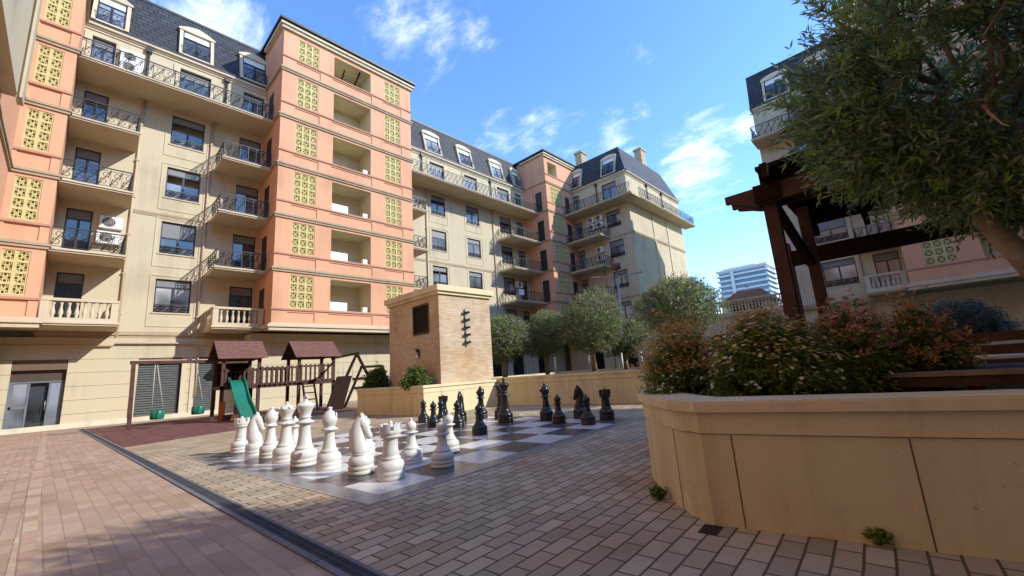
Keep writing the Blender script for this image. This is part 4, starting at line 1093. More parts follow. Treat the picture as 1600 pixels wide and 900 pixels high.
# ---------------------------------------------------------------- brick kiosk
ki = Bld('brick_kiosk', 'thin-brick utility kiosk with louvre and flat stone cornice', 'kiosk', (9.5, 12.7, .9))
KX0, KX1, KY0, KY1, KT = 8.3, 10.62, 11.2, 14.35, 3.86
mb = MB()
wall(mb, KX0, KX1, .86, KT, [], 0); o = mb.build('front_wall', M['kiosk'], ki.e, ki.m(fac('south', KY0)))
KW = fac('west', KX0)
lv = (-12.72, -11.78, 2.62, 3.62)
mb = MB(); wall(mb, -KY1, -KY0, .86, KT, [(*lv, .16, 0)], 0); mb.build('side_wall', M['kiosk'], ki.e, ki.m(KW))
mb = MB(); mb.quad((KX1,KY0,.86),(KX1,KY1,.86),(KX1,KY1,KT),(KX1,KY0,KT)); mb.quad((KX1,KY1,.86),(KX0,KY1,.86),(KX0,KY1,KT),(KX1,KY1,KT)); mb.build('back_wall', M['kiosk'], ki.e, ki.inv)
mb = MB(); mb.box(KX0-.14, KX1+.14, KY0-.14, KY1+.14, KT+.1, KT+.3); mb.box(KX0-.07, KX1+.07, KY0-.07, KY1+.07, KT, KT+.1); mb.build('cornice', M['stone_cap'], ki.e, ki.inv)
mb = MB()
a, b_, c, d = lv
mb.box(a, b_, .13, .155, c, d)
z = c+.04
while z < d-.05:
    mb.add([(a+.04,.02,z),(b_-.04,.02,z),(b_-.04,.11,z+.05),(a+.04,.11,z+.05),(a+.04,.02,z+.012),(b_-.04,.02,z+.012),(b_-.04,.11,z+.062),(a+.04,.11,z+.062)], [(0,1,2,3),(7,6,5,4),(0,4,5,1),(2,6,7,3)]); z += .06
mb.box(a-.03, a+.04, -.015, .12, c, d); mb.box(b_-.04, b_+.03, -.015, .12, c, d); mb.box(a+.04, b_-.04, -.014, .12, c-.03, c+.04); mb.box(a+.04, b_-.04, -.014, .12, d-.04, d+.03)
mb.build('louvre', mat('dark_bronze', (.05,.038,.03), .5, .4, var=.1), ki.e, ki.m(KW))
# spotlight column on the lit face
sp = thing('spotlight_column', 'vertical chrome bar of five paired spotlights on the sunlit kiosk face', 'spotlights', (9.42, KY0, 2.1))
mb = MB(); mb.box(-.035, .035, -.05, -.002, 0, 1.3); mb.build('bar', M['steel'], sp)
for k in range(5):
    o = MB()
    for s in (-1, 1): o.tube([(s*.03,-.07,.12+k*.26),(s*.12,-.10,.15+k*.26)], [.035,.05], 10)
    o.box(-.045, .045, -.085, -.05, .08+k*.26, .16+k*.26)
    o.build('spotlight', [M['acgrille'] if k % 2 else M['frame']], sp)
wl = thing('wall_lamp', 'small black and white double spotlight on the shaded kiosk side', 'lamp', (KX0, 12.4, 1.9))
mb = MB(); mb.box(-.04, -.002, -.05, .05, -.05, .15); mb.tube([(-.06,0,.12),(-.1,.02,.22)], [.045,.06], 10); mb.build('bracket', M['frame'], wl)
mb = MB(); mb.tube([(-.06,0,-.0),(-.1,.02,-.10)], [.045,.06], 10); mb.build('lamp_head', M['white_pvc'], wl)

# ---------------------------------------------------------------- foliage
def leaf_mesh(name, rng, P, D, Nn, ln, wd, mats, mi, fold=.25):
    """P base points, D directions, Nn normals (n x 3); every leaf a folded diamond of two faces"""
    n = len(P)
    D = D/np.linalg.norm(D, axis=1, keepdims=True)
    S_ = np.cross(D, Nn); S_ /= np.maximum(1e-6, np.linalg.norm(S_, axis=1, keepdims=True))
    U = np.cross(S_, D)
    ln = ln[:,None]; wd = wd[:,None]
    v = np.empty((n,4,3))
    v[:,0] = P; v[:,2] = P + D*ln
    mid = P + D*ln*.45
    v[:,1] = mid + S_*wd*.5 + U*wd*fold; v[:,3] = mid - S_*wd*.5 + U*wd*fold
    me = bpy.data.meshes.new(name)
    me.vertices.add(n*4); me.vertices.foreach_set('co', v.reshape(-1).astype(np.float32))
    idx = np.arange(n)[:,None]*4
    f = np.concatenate([idx+0, idx+1, idx+2, idx+0, idx+2, idx+3], 1).reshape(-1)
    me.loops.add(n*6); me.loops.foreach_set('vertex_index', f.astype(np.int32))
    me.polygons.add(n*2); me.polygons.foreach_set('loop_start', (np.arange(n*2)*3).astype(np.int32)); me.polygons.foreach_set('loop_total', np.full(n*2, 3, np.int32))
    for m in mats: me.materials.append(m)
    me.polygons.foreach_set('material_index', np.repeat(mi, 2).astype(np.int32))
    me.update(calc_edges=True)
    return me
def unit(a): return a/np.maximum(1e-9, np.linalg.norm(a, axis=1, keepdims=True))
def crown(rng, n_sh, rad, lobes, inner, sh_len, step, lf, wd, up=.35, spread=.8, droop=0., new=.0, seed_dirs=None, holes=.18):
    """shoots spread through an uneven crown; returns leaf arrays and shoot lines"""
    rad = np.array(rad)
    dirs = unit(rng.normal(size=(n_sh,3)))
    lob = unit(rng.normal(size=(lobes,3))); la = rng.uniform(-.24,.30,lobes)
    r = np.ones(n_sh)
    for l_, a in zip(lob, la): r += a*np.exp(-((1-dirs@l_)/.14))
    hol = unit(rng.normal(size=(lobes//2,3)))
    keep = np.ones(n_sh, bool)
    fr = inner + (1-inner)*rng.uniform(0,1,n_sh)**.6
    for h_ in hol: keep &= ~(((1-dirs@h_) < holes*.12) & (fr > .55))
    dirs, r, fr = dirs[keep], r[keep], fr[keep]; m = len(dirs)
    base = dirs*(r*fr)[:,None]*rad
    sd = unit(dirs*.9 + rng.normal(size=(m,3))*spread + np.array([0,0,up-droop]))
    L_ = rng.uniform(sh_len[0], sh_len[1], m)
    P=[];D=[];Nn=[];A_=[];isn=[]
    k = max(2, int(np.mean(sh_len)/step))
    fresh = rng.uniform(0,1,m) < new
    for i in range(k):
        t = (i+.5)/k
        pos = base + sd*(L_*t)[:,None] + np.array([0,0,-droop*.15])*(t*t)
        for s in (-1,1):
            side = unit(np.cross(sd, rng.normal(size=(m,3))))
            ld = unit(sd*.75 + side*.75*s + rng.normal(size=(m,3))*.22)
            P.append(pos); D.append(ld); Nn.append(unit(rng.normal(size=(m,3))+np.array([0,0,.6]))); A_.append(rng.uniform(.7,1.2,m)*(1.15-.4*t)); isn.append(fresh)
    P=np.concatenate(P);D=np.concatenate(D);Nn=np.concatenate(Nn);A_=np.concatenate(A_);isn=np.concatenate(isn)
    return P, D, Nn, A_*lf, A_*wd, isn, base, sd, L_
def limbs(mb, rng, start, targets, r0, n=7, wob=.08):
    for tg in targets:
        a, b_ = Vector(start), Vector(tg)
        pts = []; k = 5
        for i in range(k+1):
            t = i/k
            p = a.lerp(b_, t) + Vector(rng.normal(size=3)*wob*math.sin(PI*t)) + Vector((0,0,.12*math.sin(PI*t)*(b_-a).length*.4))
            pts.append(p)
        mb.tube(pts, [r0*(1-.85*i/k) for i in range(k+1)], n)

def big_olive():
    rng = np.random.default_rng(11)
    base = (4.25,-.88,.70); c = np.array((4.04,-.58,2.84))
    t = thing('olive_tree', 'big dense olive tree leaning out of the near planter', 'tree', base)
    inv = T(-Vector(base))
    P,D,Nn,ln,wd,isn,b0,sd,L_ = crown(rng, 4100, (.90,.97,.96), 26, .38, (.14,.36),   .030, .084, .0185, up=.25, spread=.55, new=.16, holes=.42)
    # a few long stray shoots
    me = leaf_mesh('crown', rng, P+c-np.array(base), D, Nn, ln, wd, [M['olive'], M['olive_new']], isn.astype(int))
    cr_ = link('crown', me, t)
    mb = MB()
    for i in range(0, len(b0), 2):
        p = Vector(b0[i]+c); mb.tube([p, p+Vector(sd[i]*L_[i])], [.004,.002], 3, cap=False)
    mb.build('twigs', M['twig'], t, inv)
    mb = MB()
    tr = [(4.25,-.88,.70),(4.21,-.72,1.25),(4.17,-.59,1.6),(4.15,-.46,1.95)]
    mb.tube(tr, [.085,.07,.064,.058], 12)
    targets = [c+np.array(d)*.8 for d in ((-.1,.75,-.35),(-.5,.4,.1),(.3,-.5,.3),(-.3,-.4,.45),(.45,.35,.3),(0,.1,.8),(-.65,-.1,-.1),(.1,.6,.4),(.6,-.2,-.1))]
    limbs(mb, rng, tr[-1], targets, .044)
    for tg in targets:
        limbs(mb, rng, tg*.6+np.array(tr[-1])*.4, [tg+rng.normal(size=3)*  .35 for _ in range(3)], .016, 5, .05)
    mb.build('trunk', M['bark'], t, inv)
big_olive()

def small_olive(loc, label, cr_c, rad, seed, n_sh=3000, lf=.095, wd=.03):
    rng = np.random.default_rng(seed)
    t = thing('olive_tree', label, 'tree', loc)
    c = np.array(cr_c)-np.array(loc)
    P,D,Nn,ln,wd_,isn,b0,sd,L_ = crown(rng, n_sh, rad, 14, .35, (.12,.28), .05, lf, wd, up=.35, spread=.6, new=.14, holes=.15)
    link('crown', leaf_mesh('crown', rng, P+c, D, Nn, ln, wd_, [M['olive_far'], M['olive_new']], isn.astype(int)), t)
    mb = MB(); top = c - np.array((0,0,rad[2]*.75))
    mb.tube([(0,0,0),tuple(top*.5+np.array((.03,.02,0))),tuple(top)], [.11,.09,.08], 9)
    limbs(mb, rng, top, [c+unit(rng.normal(size=(1,3)))[0]*np.array(rad)*.7 for _ in range(8)], .045, 5, .06)
    mb.build('trunk', M['bark'], t)
    return t
small_olive((12.0,12.0,.86), 'pruned olive tree at the kiosk corner, leftmost of the row', (12.12,11.92,2.48), (.95,.95,.85), 21)
small_olive((13.95,11.38,.86), 'round olive tree second along the planter row', (13.93,11.4,2.66), (1.1,1.1,.9), 22)
small_olive((14.25,9.24,.86), 'tallest olive tree of the planter row, pale twin trunk', (14.25,9.24,2.80), (1.2,1.2,1.05), 23, 3600)
small_olive((16.6,9.18,.86), 'small dark olive tree at the right end of the row', (16.62,9.16,2.30), (1.0,1.0,.75), 24)
small_olive((12.6,4.9,.86), 'broad silver olive tree above the orange flower bush', (12.55,5.0,2.75), (1.05,1.05,.85), 25, 4200, .085, .024)

def shrub(name, label, cat, loc, rad, seed, leaf, stems, flowers, n_sh=700, lf=.05, wd=.011, tilt=(0,0), zc=None, grp=None):
    """flowers: list of (material, count, size, zmin fraction, kind)"""
    rng = np.random.default_rng(seed)
    t = thing(name, label, cat, loc, 0, grp)
    rad = np.array(rad); c = np.array((tilt[0], tilt[1], zc if zc else rad[2]*.95))
    # leafy stems fan out from the root
    th = rng.uniform(0,2*PI,n_sh); q = rng.uniform(0,1,n_sh)**.5
    tip = np.stack([np.cos(th)*q, np.sin(th)*q, np.sqrt(np.maximum(0,1-q*q))*rng.uniform(.55,1.0,n_sh)], 1)
    lump = 1 + .16*np.sin(th*3+seed) + .12*np.sin(th*5+2*seed)
    tip[:,:2] *= lump[:,None]
    tip = tip*rad*np.array((1,1,1.9)) + np.array((tilt[0],tilt[1],0))
    tip[:,2] = np.maximum(tip[:,2], .06+.2*rng.uniform(size=n_sh)*rad[2])
    tip *= (1 + .32*rng.uniform(size=(n_sh,1))*(rng.uniform(size=(n_sh,1)) < .14))
    root = rng.normal(size=(n_sh,3))*rad*.16; root[:,2] = 0
    P=[];D=[];Nn=[];Ls=[];MI=[]
    k = 11
    for i in range(k):
        tt = .25+.75*(i+.5)/k
        pos = root*(1-tt) + tip*tt; pos[:,2] = tip[:,2]*tt**.85
        ax = unit(tip-root)
        for s in range(3):
            side = unit(np.cross(ax, rng.normal(size=(n_sh,3))))
            P.append(pos+rng.normal(size=(n_sh,3))*.012); D.append(unit(ax*.5+side+rng.normal(size=(n_sh,3))*.3)); Nn.append(unit(rng.normal(size=(n_sh,3))+np.array((0,0,.8)))); Ls.append(rng.uniform(.7,1.3,n_sh)*lf); MI.append((rng.uniform(size=n_sh) < .22+.45*(tt > .6)).astype(int))
    P=np.concatenate(P);D=np.concatenate(D);Nn=np.concatenate(Nn);Ls=np.concatenate(Ls);MI=np.concatenate(MI)
    link('foliage', leaf_mesh('foliage', rng, P, D, Nn, Ls, Ls*(wd/lf), leaf, MI), t)
    mb = MB()
    for i in range(0, n_sh, 3): mb.tube([tuple(root[i]), tuple((root[i]+tip[i])*.5*np.array((1,1,1.1))), tuple(tip[i])], [.004,.003,.002], 3, cap=False)
    mb.build('stems', M['twig'], t)
    for (mt, cnt, size, z0, kind, side) in flowers:
        P=[];D=[];Nn=[];Ls=[]
        sel = np.where(tip[:,2] > z0*rad[2]*1.9)[0]
        if side is not None: sel = sel[(tip[sel]@np.array(side)) > 0]
        if len(sel) == 0: continue
        sel = rng.choice(sel, cnt)
        hd = tip[sel]*rng.uniform(.97,1.1,(cnt,1)) + rng.normal(size=(cnt,3))*.02
        up_ = unit(unit(tip[sel])+np.array((0,0,.9))+rng.normal(size=(cnt,3))*.35)
        a = unit(np.cross(up_, rng.normal(size=(cnt,3)))); b_ = np.cross(up_, a)
        npet = 9 if kind == 'daisy' else 10
        for j in range(npet):
            if kind == 'daisy':
                d_ = a*math.cos(2*PI*j/npet)+b_*math.sin(2*PI*j/npet)+up_*.25
                P.append(hd); D.append(d_); Nn.append(up_); Ls.append(rng.uniform(.85,1.15,cnt)*size)
            else:      # loose plume / pompom
                d_ = unit(rng.normal(size=(cnt,3))+up_*.7)
                P.append(hd+rng.normal(size=(cnt,3))*size*.3); D.append(d_); Nn.append(unit(rng.normal(size=(cnt,3)))); Ls.append(rng.uniform(.5,1.1,cnt)*size)
        P=np.concatenate(P);D=np.concatenate(D);Nn=np.concatenate(Nn);Ls=np.concatenate(Ls)
        link('flowers', leaf_mesh('flowers', rng, P, D, Nn, Ls, Ls*(.5 if kind == 'daisy' else .42), [M[mt]], np.zeros(len(P), int), .08), t)['kind'] = 'stuff'
    return t
B_, BM = M['bush'], M['bush_mid']
shrub('flower_bush', 'rust-tipped flower bush at the rounded end of the near planter', 'flower bush', (4.22,1.72,.72), (.42,.42,.40), 31, [B_,BM], None,
      [('rust',1100,.024,.38,'plume',None),('whitefl',170,.014,.05,'daisy',(-.8,-.6,0))], 800, .04, .010)
shrub('flower_bush', 'straw-yellow flower bush with white daisies, middle of the near planter', 'flower bush', (4.15,.95,.72), (.44,.46,.40), 32, [B_,BM], None,
      [('yellowfl',900,.022,.42,'daisy',None),('rust',520,.024,.6,'plume',(.7,.3,0)),('whitefl',130,.02,.15,'daisy',(-.8,-.4,0))], 900, .05, .011)
shrub('flower_bush', 'dark green daisy bush beside the pergola posts', 'flower bush', (4.3,.62,.72), (.24,.26,.27), 36, [B_,BM], None, [('whitefl',110,.018,.2,'daisy',None)], 420, .05, .011)
shrub('flower_bush', 'pink flowering bush right of the pergola posts', 'flower bush', (4.62,.44,.72), (.34,.30,.40), 33, [B_,BM], None,
      [('pinkfl',420,.03,.5,'plume',None),('rust',180,.026,.3,'plume',None),('whitefl',110,.022,.15,'daisy',None)], 560, .065, .015)
shrub('flower_bush', 'orange-brown seeding bush under the big olive tree', 'flower bush', (5.0,.05,.72), (.36,.38,.40), 34, [BM,B_], None,
      [('rust',760,.026,.25,'plume',None),('pinkfl',260,.026,.4,'plume',None)], 420, .06, .012)
lv_ = shrub('lavender_bush', 'rounded grey-green shrub in the raised bed behind the pink flowers', 'shrub', (9.0,-.52,1.05), (.52,.55,.36), 35, [M['lav'],M['lav']], None, [], 900, .06, .014)
mb = MB(); mb.tube([(.02,.03,-.36),(0,.01,-.1),(0,0,.25)], [.05,.042,.03], 8); mb.build('trunk', M['bark'], lv_)
shrub('shrub', 'small bright green shrub at the foot of the brick kiosk', 'shrub', (7.75,11.75,.82), (.42,.40,.34), 37, [BM,B_], None, [], 420, .13, .03)
shrub('shrub', 'dark shrub on the kiosk planter beside the climbing frame', 'shrub', (8.0,14.75,.82), (.42,.42,.42), 38, [B_,B_], None, [], 420, .13, .035)
shrub('weed', 'small green weed at the curved planter foot', 'weed', (3.46,1.76,0), (.05,.05,.03), 39, [BM,B_], None, [], 26, .026, .016)
shrub('weed', 'tiny weed growing at the foot of the planter front', 'weed', (3.28,.36,0), (.035,.045,.025), 40, [BM,BM], None, [], 20, .03, .022)

# ---------------------------------------------------------------- pergola and benches in the planter
pg = thing('pergola', 'dark red-brown timber pergola standing in the near planter', 'pergola', (5.5,.92,.7)); pi_ = T((-5.5,-.92,-.7))
def tim(name, p, q, w_, h, mt='wood'): 
    mb = MB(); mb.bar(p, q, w_, h); return mb.build(name, M[mt], pg, pi_)
for (x, y, s) in ((5.53,.93,.135),(6.2,.72,.115),(5.6,-2.2,.19),(8.1,1.30,.17),(8.1,-2.2,.17)): tim('post', (x,y,.68), (x,y,2.88), s, s)
def carved(x, y0, y1, z, h, wd):
    mb = MB(); out = [(-y1, z-h/2),(-y0-.0, z-h/2),(-y0, z+h/2),(-y1, z+h/2)]
    e = -y1
    out = [(e, z+h*.5),(e, z+h*.05),(e+.06, z+h*.05),(e+.06, z-h*.12),(e+.2, z-h*.3),(e+.3, z-h*.5),(-y0, z-h*.5),(-y0, z+h*.5)][::1]
    mb.prism(out[::-1], -wd/2, wd/2)
    return mb.build('beam', M['wood'], pg, pi_ @ T((x,0,0)) @ Matrix(((0,1,0,0),(-1,0,0,0),(0,0,1,0),(0,0,0,1))))
carved(5.40, -2.8, 1.36, 2.92, .20, .07); carved(5.66, -2.8, 1.36, 2.92, .20, .07)
tim('beam', (8.1,1.3,2.62), (8.1,-2.8,2.62), .12, .24, 'wood_dark')
for y in (.86,.2,-.5,-1.2,-1.9,-2.5): tim('rafter', (5.1,y,3.10), (8.6,y,3.10), .07, .17, 'wood_dark')
for k in range(16):
    x = 5.36+.2*k
    tim('roof_plank', (x,.97,3.21), (x,-2.7,3.21), .185, .045, 'wood_dark')
tim('beam', (5.53,.98,3.10), (5.53,-2.75,3.10), .16, .26, 'wood_dark')
tim('brace', (5.60,.93,2.93), (6.15,.74,2.15), .08, .08, 'wood_dark')
tim('block', (5.45,.78,2.93), (5.45,1.04,2.93), .26, .2, 'wood_dark')
b = thing('garden_bench', 'low timber bench with pale top plank behind the flowers', 'bench', (4.57,-.3,.72)); bi = T((-4.57,.3,-.72))
mb = MB(); mb.bar((4.54,.26,.872),(4.54,-1.4,.872),.12,.035); mb.build('top_plank', M['grey_wood'], b, bi)
mb = MB(); mb.bar((4.52,.26,.816),(4.52,-1.4,.816),.05,.075); mb.build('rail', M['wood'], b, bi)
for y in (.2,-.25,-.7,-1.3):
    mb = MB(); mb.box(4.48,4.60,y-.04,y+.04,.70,.778); mb.build('leg', M['wood_dark'], b, bi)
b = thing('garden_bench', 'red-brown slatted bench with backrest under the pergola', 'bench', (6.0,-.7,.72)); bi = T((-6.0,.7,-.72))
for k, z in enumerate((1.0,1.12)):
    mb = MB(); mb.bar((6.1+.02*k,-.22,z),(6.1+.02*k,-1.9,z),.03,.09); mb.build('back_slat', M['wood_roof'], b, bi)
for k in range(3):
    mb = MB(); mb.bar((5.74+.13*k,-.22,.9),(5.74+.13*k,-1.9,.9),.11,.03); mb.build('seat_slat', M['wood_roof'], b, bi)
for y in (-.3,-1.05,-1.8):
    mb = MB(); mb.box(5.72,5.78,y-.03,y+.03,.7,.884); mb.box(6.13,6.19,y-.03,y+.03,.7,1.18); mb.box(5.78,6.13,y-.028,y+.028,.83,.882); mb.build('frame', M['wood_dark'], b, bi)

# ---------------------------------------------------------------- playground
ps = thing('playset', 'red-brown wooden climbing frame with two roofed towers, bridge and green slide', 'play set', (6.5,20.9,0)); pi2 = T((-6.5,-20.9,0))
def pl(name, fn, mt='wood'):
    mb = MB(); fn(mb); return mb.build(name, M[mt], ps, pi2)
def house(x0, x1, y0, y1, deck, eave_, ridge):
    for x in (x0, x1):
        for y in (y0, y1): pl('post', lambda mb: mb.box(x-.06, x+.06, y-.06, y+.06, 0, eave_), 'wood')
    pl('deck', lambda mb: mb.box(x0-.06, x1+.06, y0-.06, y1+.06, deck-.14, deck), 'wood')
    ym = (y0+y1)/2
    def rf(mb):
        for s, yy in ((-1, y0-.28), (1, y1+.28)):
            n = 6
            for k in range(n):
                t0, t1 = k/n, (k+1)/n
                ya, za_ = yy+(ym-yy)*t0, eave_-.12+(ridge-eave_+.12)*t0; yb, zb_ = yy+(ym-yy)*t1, eave_-.12+(ridge-eave_+.12)*t1
                i0, i1 = .16*t0*0, 0
                mb.add([(x0-.25,ya,za_+.02),(x1+.25,ya,za_+.02),(x1+.25,yb,zb_),(x0-.25,yb,zb_),(x0-.25,ya,za_-.02),(x1+.25,ya,za_-.02),(x1+.25,yb,zb_-.03),(x0-.25,yb,zb_-.03)],
                       [(0,1,2,3),(7,6,5,4),(0,4,5,1),(1,5,6,2),(3,7,4,0)])
    r = pl('roof', rf, 'wood_roof')
    for x in (x0-.2, x1+.17):
        mb = MB(); mb.prism([(y0-.22, eave_-.12),(y1+.22, eave_-.12),(ym, ridge-.06)], 0, .03)
        mb.build('gable', M['wood_dark'], r, T((x,0,0)) @ Matrix(((0,1,0,0),(1,0,0,0),(0,0,1,0),(0,0,0,1))))
    pl('eaves_beam', lambda mb: (mb.box(x0-.06, x1+.06, y0-.07, y0-.02, eave_-.2, eave_-.08),), 'wood')
house(4.30, 5.60, 20.4, 21.8, 1.36, 2.58, 3.25)
house(7.22, 8.78, 20.4, 21.8, 1.36, 2.58, 3.25)
def fence(x0, x1, y, z0, z1, gap=.17):
    def fn(mb):
        mb.box(x0, x1, y-.02, y+.02, z1-.08, z1); mb.box(x0, x1, y-.021, y+.021, z0+.02, z0+.1)
        x = x0+.05
        while x < x1-.05: mb.box(x, x+.085, y-.045, y-.02, z0, z1+.04); x += gap
    pl('guard_fence', fn, 'wood')
fence(5.1, 5.6, 20.36, 1.3, 2.02); fence(5.6, 7.2, 20.36, 1.3, 2.05, .2); fence(5.6, 7.2, 21.8, 1.3, 2.05, .2); fence(7.2, 8.8, 20.36, 1.32, 2.08, .2); fence(4.3, 4.5, 20.36, 1.3, 2.0, .12); fence(4.3, 5.6, 21.84, 1.3, 2.0)
pl('bridge_deck', lambda mb: [mb.box(5.66+.128*k, 5.78+.128*k, 20.5, 21.7, 1.28, 1.34) for k in range(12)], 'wood')
pl('bridge_beam', lambda mb: mb.box(5.66, 7.16, 20.4, 20.5, 1.2, 1.32), 'wood'); pl('bridge_beam', lambda mb: mb.box(5.66, 7.16, 21.7, 21.8, 1.2, 1.32), 'wood')
# slide
def slide(mb):
    n = 14; w2 = .24; sec = [(-w2-.04,.16),(-w2,.16),(-w2+.03,.02),(w2-.03,.02),(w2,.16),(w2+.04,.16),(w2+.03,-.02),(-w2-.03,-.02)]
    path = []
    for i in range(n+1):
        t = i/n
        y = 20.35-2.05*t; z = 1.42*(1-t)**1.08*(1+.08*math.sin(t*9)) + .13
        path.append((y, z))
    vs = []
    for y, z in path:
        for a, b_ in sec: vs.append((4.76+a, y, z+b_))
    m = len(sec); fs = []
    for i in range(n):
        for k in range(m): fs.append((i*m+k, i*m+(k+1) % m, (i+1)*m+(k+1) % m, (i+1)*m+k))
    fs.append(tuple(range(m))); fs.append(tuple(reversed(range(n*m, n*m+m))))
    mb.add(vs, fs, 0, False)
pl('slide', slide, 'green_plastic')
pl('slide_foot', lambda mb: mb.box(4.45, 5.05, 18.35, 18.6, 0, .1), 'wood')
pl('rear_panel', lambda mb: mb.box(4.9, 5.55, 21.0, 21.04, 0, 1.2), 'wood_dark')
pl('rear_panel', lambda mb: mb.box(4.36, 5.54, 21.86, 21.9, 1.36, 2.35), 'wood_dark')
pl('side_panel', lambda mb: mb.box(4.24, 4.44, 20.33, 20.36, 0.0, .75), 'orange')
pl('step', lambda mb: mb.box(4.35, 5.1, 19.95, 20.3, 0, .22), 'wood')
# ladder, rope rail, climbing ramp, swing beam with A frame
def lad(mb):
    for x in (7.35, 7.85): mb.bar((x,19.75,0),(x,20.34,1.34),.06,.09)
for x in (7.35, 7.85): pl('ladder_rail', lambda mb: mb.bar((x,19.75,0),(x,20.34,1.34),.06,.09), 'wood_dark')
for k in range(4): pl('ladder_rung', lambda mb: mb.bar((7.35,19.86+.13*k,.26+.29*k),(7.85,19.86+.13*k,.26+.29*k),.07,.05), 'wood_dark')
pl('handrail', lambda mb: mb.tube([(7.5,20.1,1.3),(8.1,20.1,1.55),(8.6,20.2,2.1),(8.8,20.3,2.2)], .04, 7), 'wood_dark')
pl('climbing_ramp', lambda mb: mb.add([(7.95,19.2,0),(8.72,19.2,0),(9.82,20.6,1.5),(9.05,20.6,1.5),(7.95,19.27,-.0),(8.72,19.27,-.0),(9.82,20.68,1.45),(9.05,20.68,1.45)], [(0,1,2,3),(7,6,5,4),(0,4,5,1),(1,5,6,2),(2,6,7,3),(3,7,4,0)]), 'wood_dark')
pl('swing_beam', lambda mb: mb.bar((8.8,20.7,2.38),(10.2,20.7,2.62),.1,.12), 'wood_dark')
for (dx, dy) in ((-.95,.0),(1.15,.15)): pl('frame_leg', lambda mb: mb.bar((10.1,20.7,2.6),(10.1+dx*1.3,20.7+dy,.0),.11,.11), 'wood_dark')
for x0, x1 in ((9.45, 10.15), (11.35, 12.0)): pl('frame_leg', lambda mb: mb.bar((10.15 if x0 < 10 else 11.3,20.3,1.88),(x0-.15 if x0 < 10 else x1,20.3,.0),.1,.1), 'wood_dark')
pl('frame_beam', lambda mb: mb.bar((10.1,20.3,1.9),(11.35,20.3,1.9),.1,.12), 'wood_dark')
for z in (1.32,.88): pl('frame_rail', lambda mb: mb.bar((9.7,20.3,z),(11.6,20.3,z),.08,.13), 'wood_dark')
for x in (9.15,9.4,9.65,9.9): pl('climbing_rope', lambda mb: mb.tube([(x,20.7,2.42+.17*(x-8.8)),(x,20.7,1.25)], .012, 5), 'rope')
# swing frame with two bucket swings
sf = thing('play_swing', 'red-brown swing beam on one leaning post, joined to the play tower', 'swing frame', (1.65,20.95,0)); si = T((-1.65,-20.95,0))
mb = MB(); mb.bar((1.66,20.95,0),(1.60,20.95,2.45),.12,.12); mb.build('post', M['wood'], sf, si)
mb = MB(); mb.bar((1.50,20.95,2.42),(4.24,20.95,2.40),.1,.12); mb.build('beam', M['wood'], sf, si)
def swing(x0, x1, z, label):
    s = thing('bucket_swing', label, 'swing', (x1, 20.95, z), 0, 'green bucket swings under the beam')
    mb = MB()
    prof = [(.19,.0),(.21,.03),(.22,.16),(.21,.30),(.19,.33),(.17,.30),(.17,.10),(.001,.06)]
    mb.lathe([(.001,0)]+prof, 16); mb.box(-.03,.03,-.25,-.18,.05,.32); mb.build('seat', M['green_plastic'], s)
    for sx_ in (-1, 1):
        mb = MB(); mb.tube([(sx_*.17,0,.3),(x0-x1+sx_*.03,0,2.36-z)], .011, 5); mb.build('rope', M['rope'], s)
swing(2.25, 2.42, .30, 'green bucket swing nearest the swing post'); swing(3.46, 3.66, .34, 'green bucket swing nearest the slide tower')

# ---------------------------------------------------------------- air conditioners, lamp, small things
def ac(loc, rz, fans, label, sc_=1.0):
    o = thing('air_conditioner', label, 'air conditioner', loc, rz, 'air conditioners hung on the facades')
    w_, h = (.86, .62) if fans == 1 else (.95, 1.35)
    mb = MB(); mb.box(-w_/2, w_/2, -.36, -.03, 0, h); mb.build('casing', M['ac'], o)
    for k in range(fans):
        mb = MB(); c = h*(.5 if fans == 1 else .27+.46*k)
        for rr in (.23,.17,.11,.05): mb.tube([(-w_*.1+rr*math.cos(t), -.372, c+rr*math.sin(t)) for t in [2*PI*q/16 for q in range(17)]], .008, 4, cap=False)
        mb.build('fan_grille', M['ac'], o)
        mb = MB(); mb.tube([(-w_*.1,-.361,c),(-w_*.1,-.366,c)], .25, 20); mb.build('fan_opening', M['acgrille'], o)
    mb = MB(); mb.box(-w_*.4, -w_*.36, -.38, 0, -.05, -.002); mb.box(w_*.36, w_*.4, -.38, 0, -.05, -.002); mb.build('bracket', M['steel'], o)
ac((.72,28.5,F(5)+1.15), 0, 2, 'tall double-fan white air conditioner on the top left balcony wall')
ac((.72,28.5,F(2)+1.95), 0, 1, 'upper of two stacked air conditioners by the second left balcony door')
ac((.68,28.5,F(2)+1.15), 0, 1, 'lower of two stacked air conditioners by the second left balcony door')
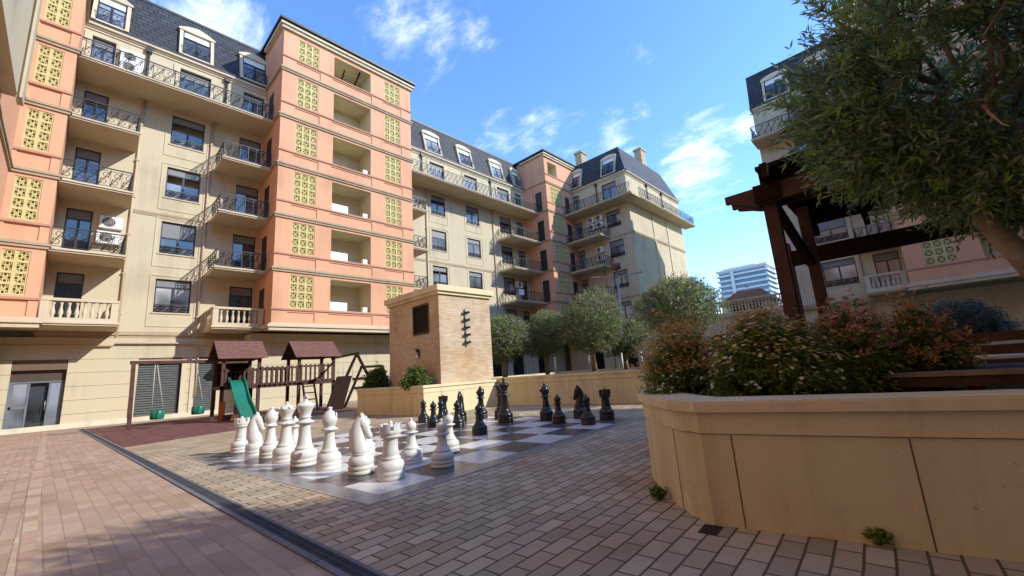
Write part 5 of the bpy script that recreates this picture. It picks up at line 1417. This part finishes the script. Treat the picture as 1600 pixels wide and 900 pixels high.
for k, (y, z, lb) in enumerate(((22.95, F(4)+2.2, 'top left of four air conditioners on the far wing'), (21.95, F(4)+2.2, 'top right of four air conditioners on the far wing'), (22.95, F(4)+1.45, 'bottom left of four air conditioners on the far wing'), (21.95, F(4)+1.45, 'bottom right of four air conditioners on the far wing'),
        (22.3, F(3)+1.95, 'upper air conditioner of the pair below the group of four'), (22.25, F(3)+1.1, 'lower air conditioner of the pair below the group of four'))):
    ac((38., y, z), R(-90), 1, lb)
ac((31.25,28.5,F(2)+1.9), 0, 1, 'single air conditioner on the middle wing beside a balcony')
mb = MB()
vs = []; nn = 8
for i in range(nn):
    x = .7*i/(nn-1); y = .05*math.sin(i*1.7)
    vs += [(x, y, 0), (x, y+.015, -.55), (x, y+.004, 0)]
mb.add(vs, [(i*3, (i+1)*3, (i+1)*3+1, i*3+1) for i in range(nn-1)], 0, True)
o = mb.build('laundry', M['cloth']); o.location = (29.0, 26.36, F(2)+1.22); tag(o, 'white cloth hung over a far balcony rail', 'laundry')
lp = thing('street_lamp', 'grey street lamp with two long arms before the far wing', 'street lamp', (26.3,14.4,0))
mb = MB(); mb.tube([(0,0,0),(0,0,7.9)], [.09,.055], 10); mb.build('pole', M['steel'], lp)
for s in (-1, 1):
    mb = MB(); mb.tube([(0,0,7.2),(-s*.45,s*.82,7.32),(-s*.62,s*1.15,7.36)], .045, 7); mb.bar((-s*.55,s*1.0,7.36),(-s*.85,s*1.55,7.40),.22,.09); mb.build('arm', M['steel'], lp)
mb = MB(); mb.tube([(0,0,7.75),(-.08,-.04,8.2)], [.34,.36], 18); mb.build('dish', M['sat'], lp)
for k, (x, y, lb) in enumerate(((13.2,10.35,'white garden bollard between the second and third olive trees'),(14.9,9.9,'short white bollard just left of the tall olive trunks'),(15.3,8.6,'white bollard just right of the tall olive trunks'),(16.2,8.2,'white bollard left of the small dark olive tree'),(17.2,8.3,'white bollard beyond the small dark olive tree'))):
    o = thing('bollard', lb, 'bollard', (x, y, .86), 0, 'white bollards in the olive bed')
    mb = MB(); mb.tube([(0,0,0),(0,0,.62)], .032, 10); mb.build('post', M['white_pvc'], o)
    mb = MB(); mb.lathe([(.035,.62),(.04,.64),(.034,.70),(.001,.72)], 10); mb.build('cap', M['white_pvc'], o)
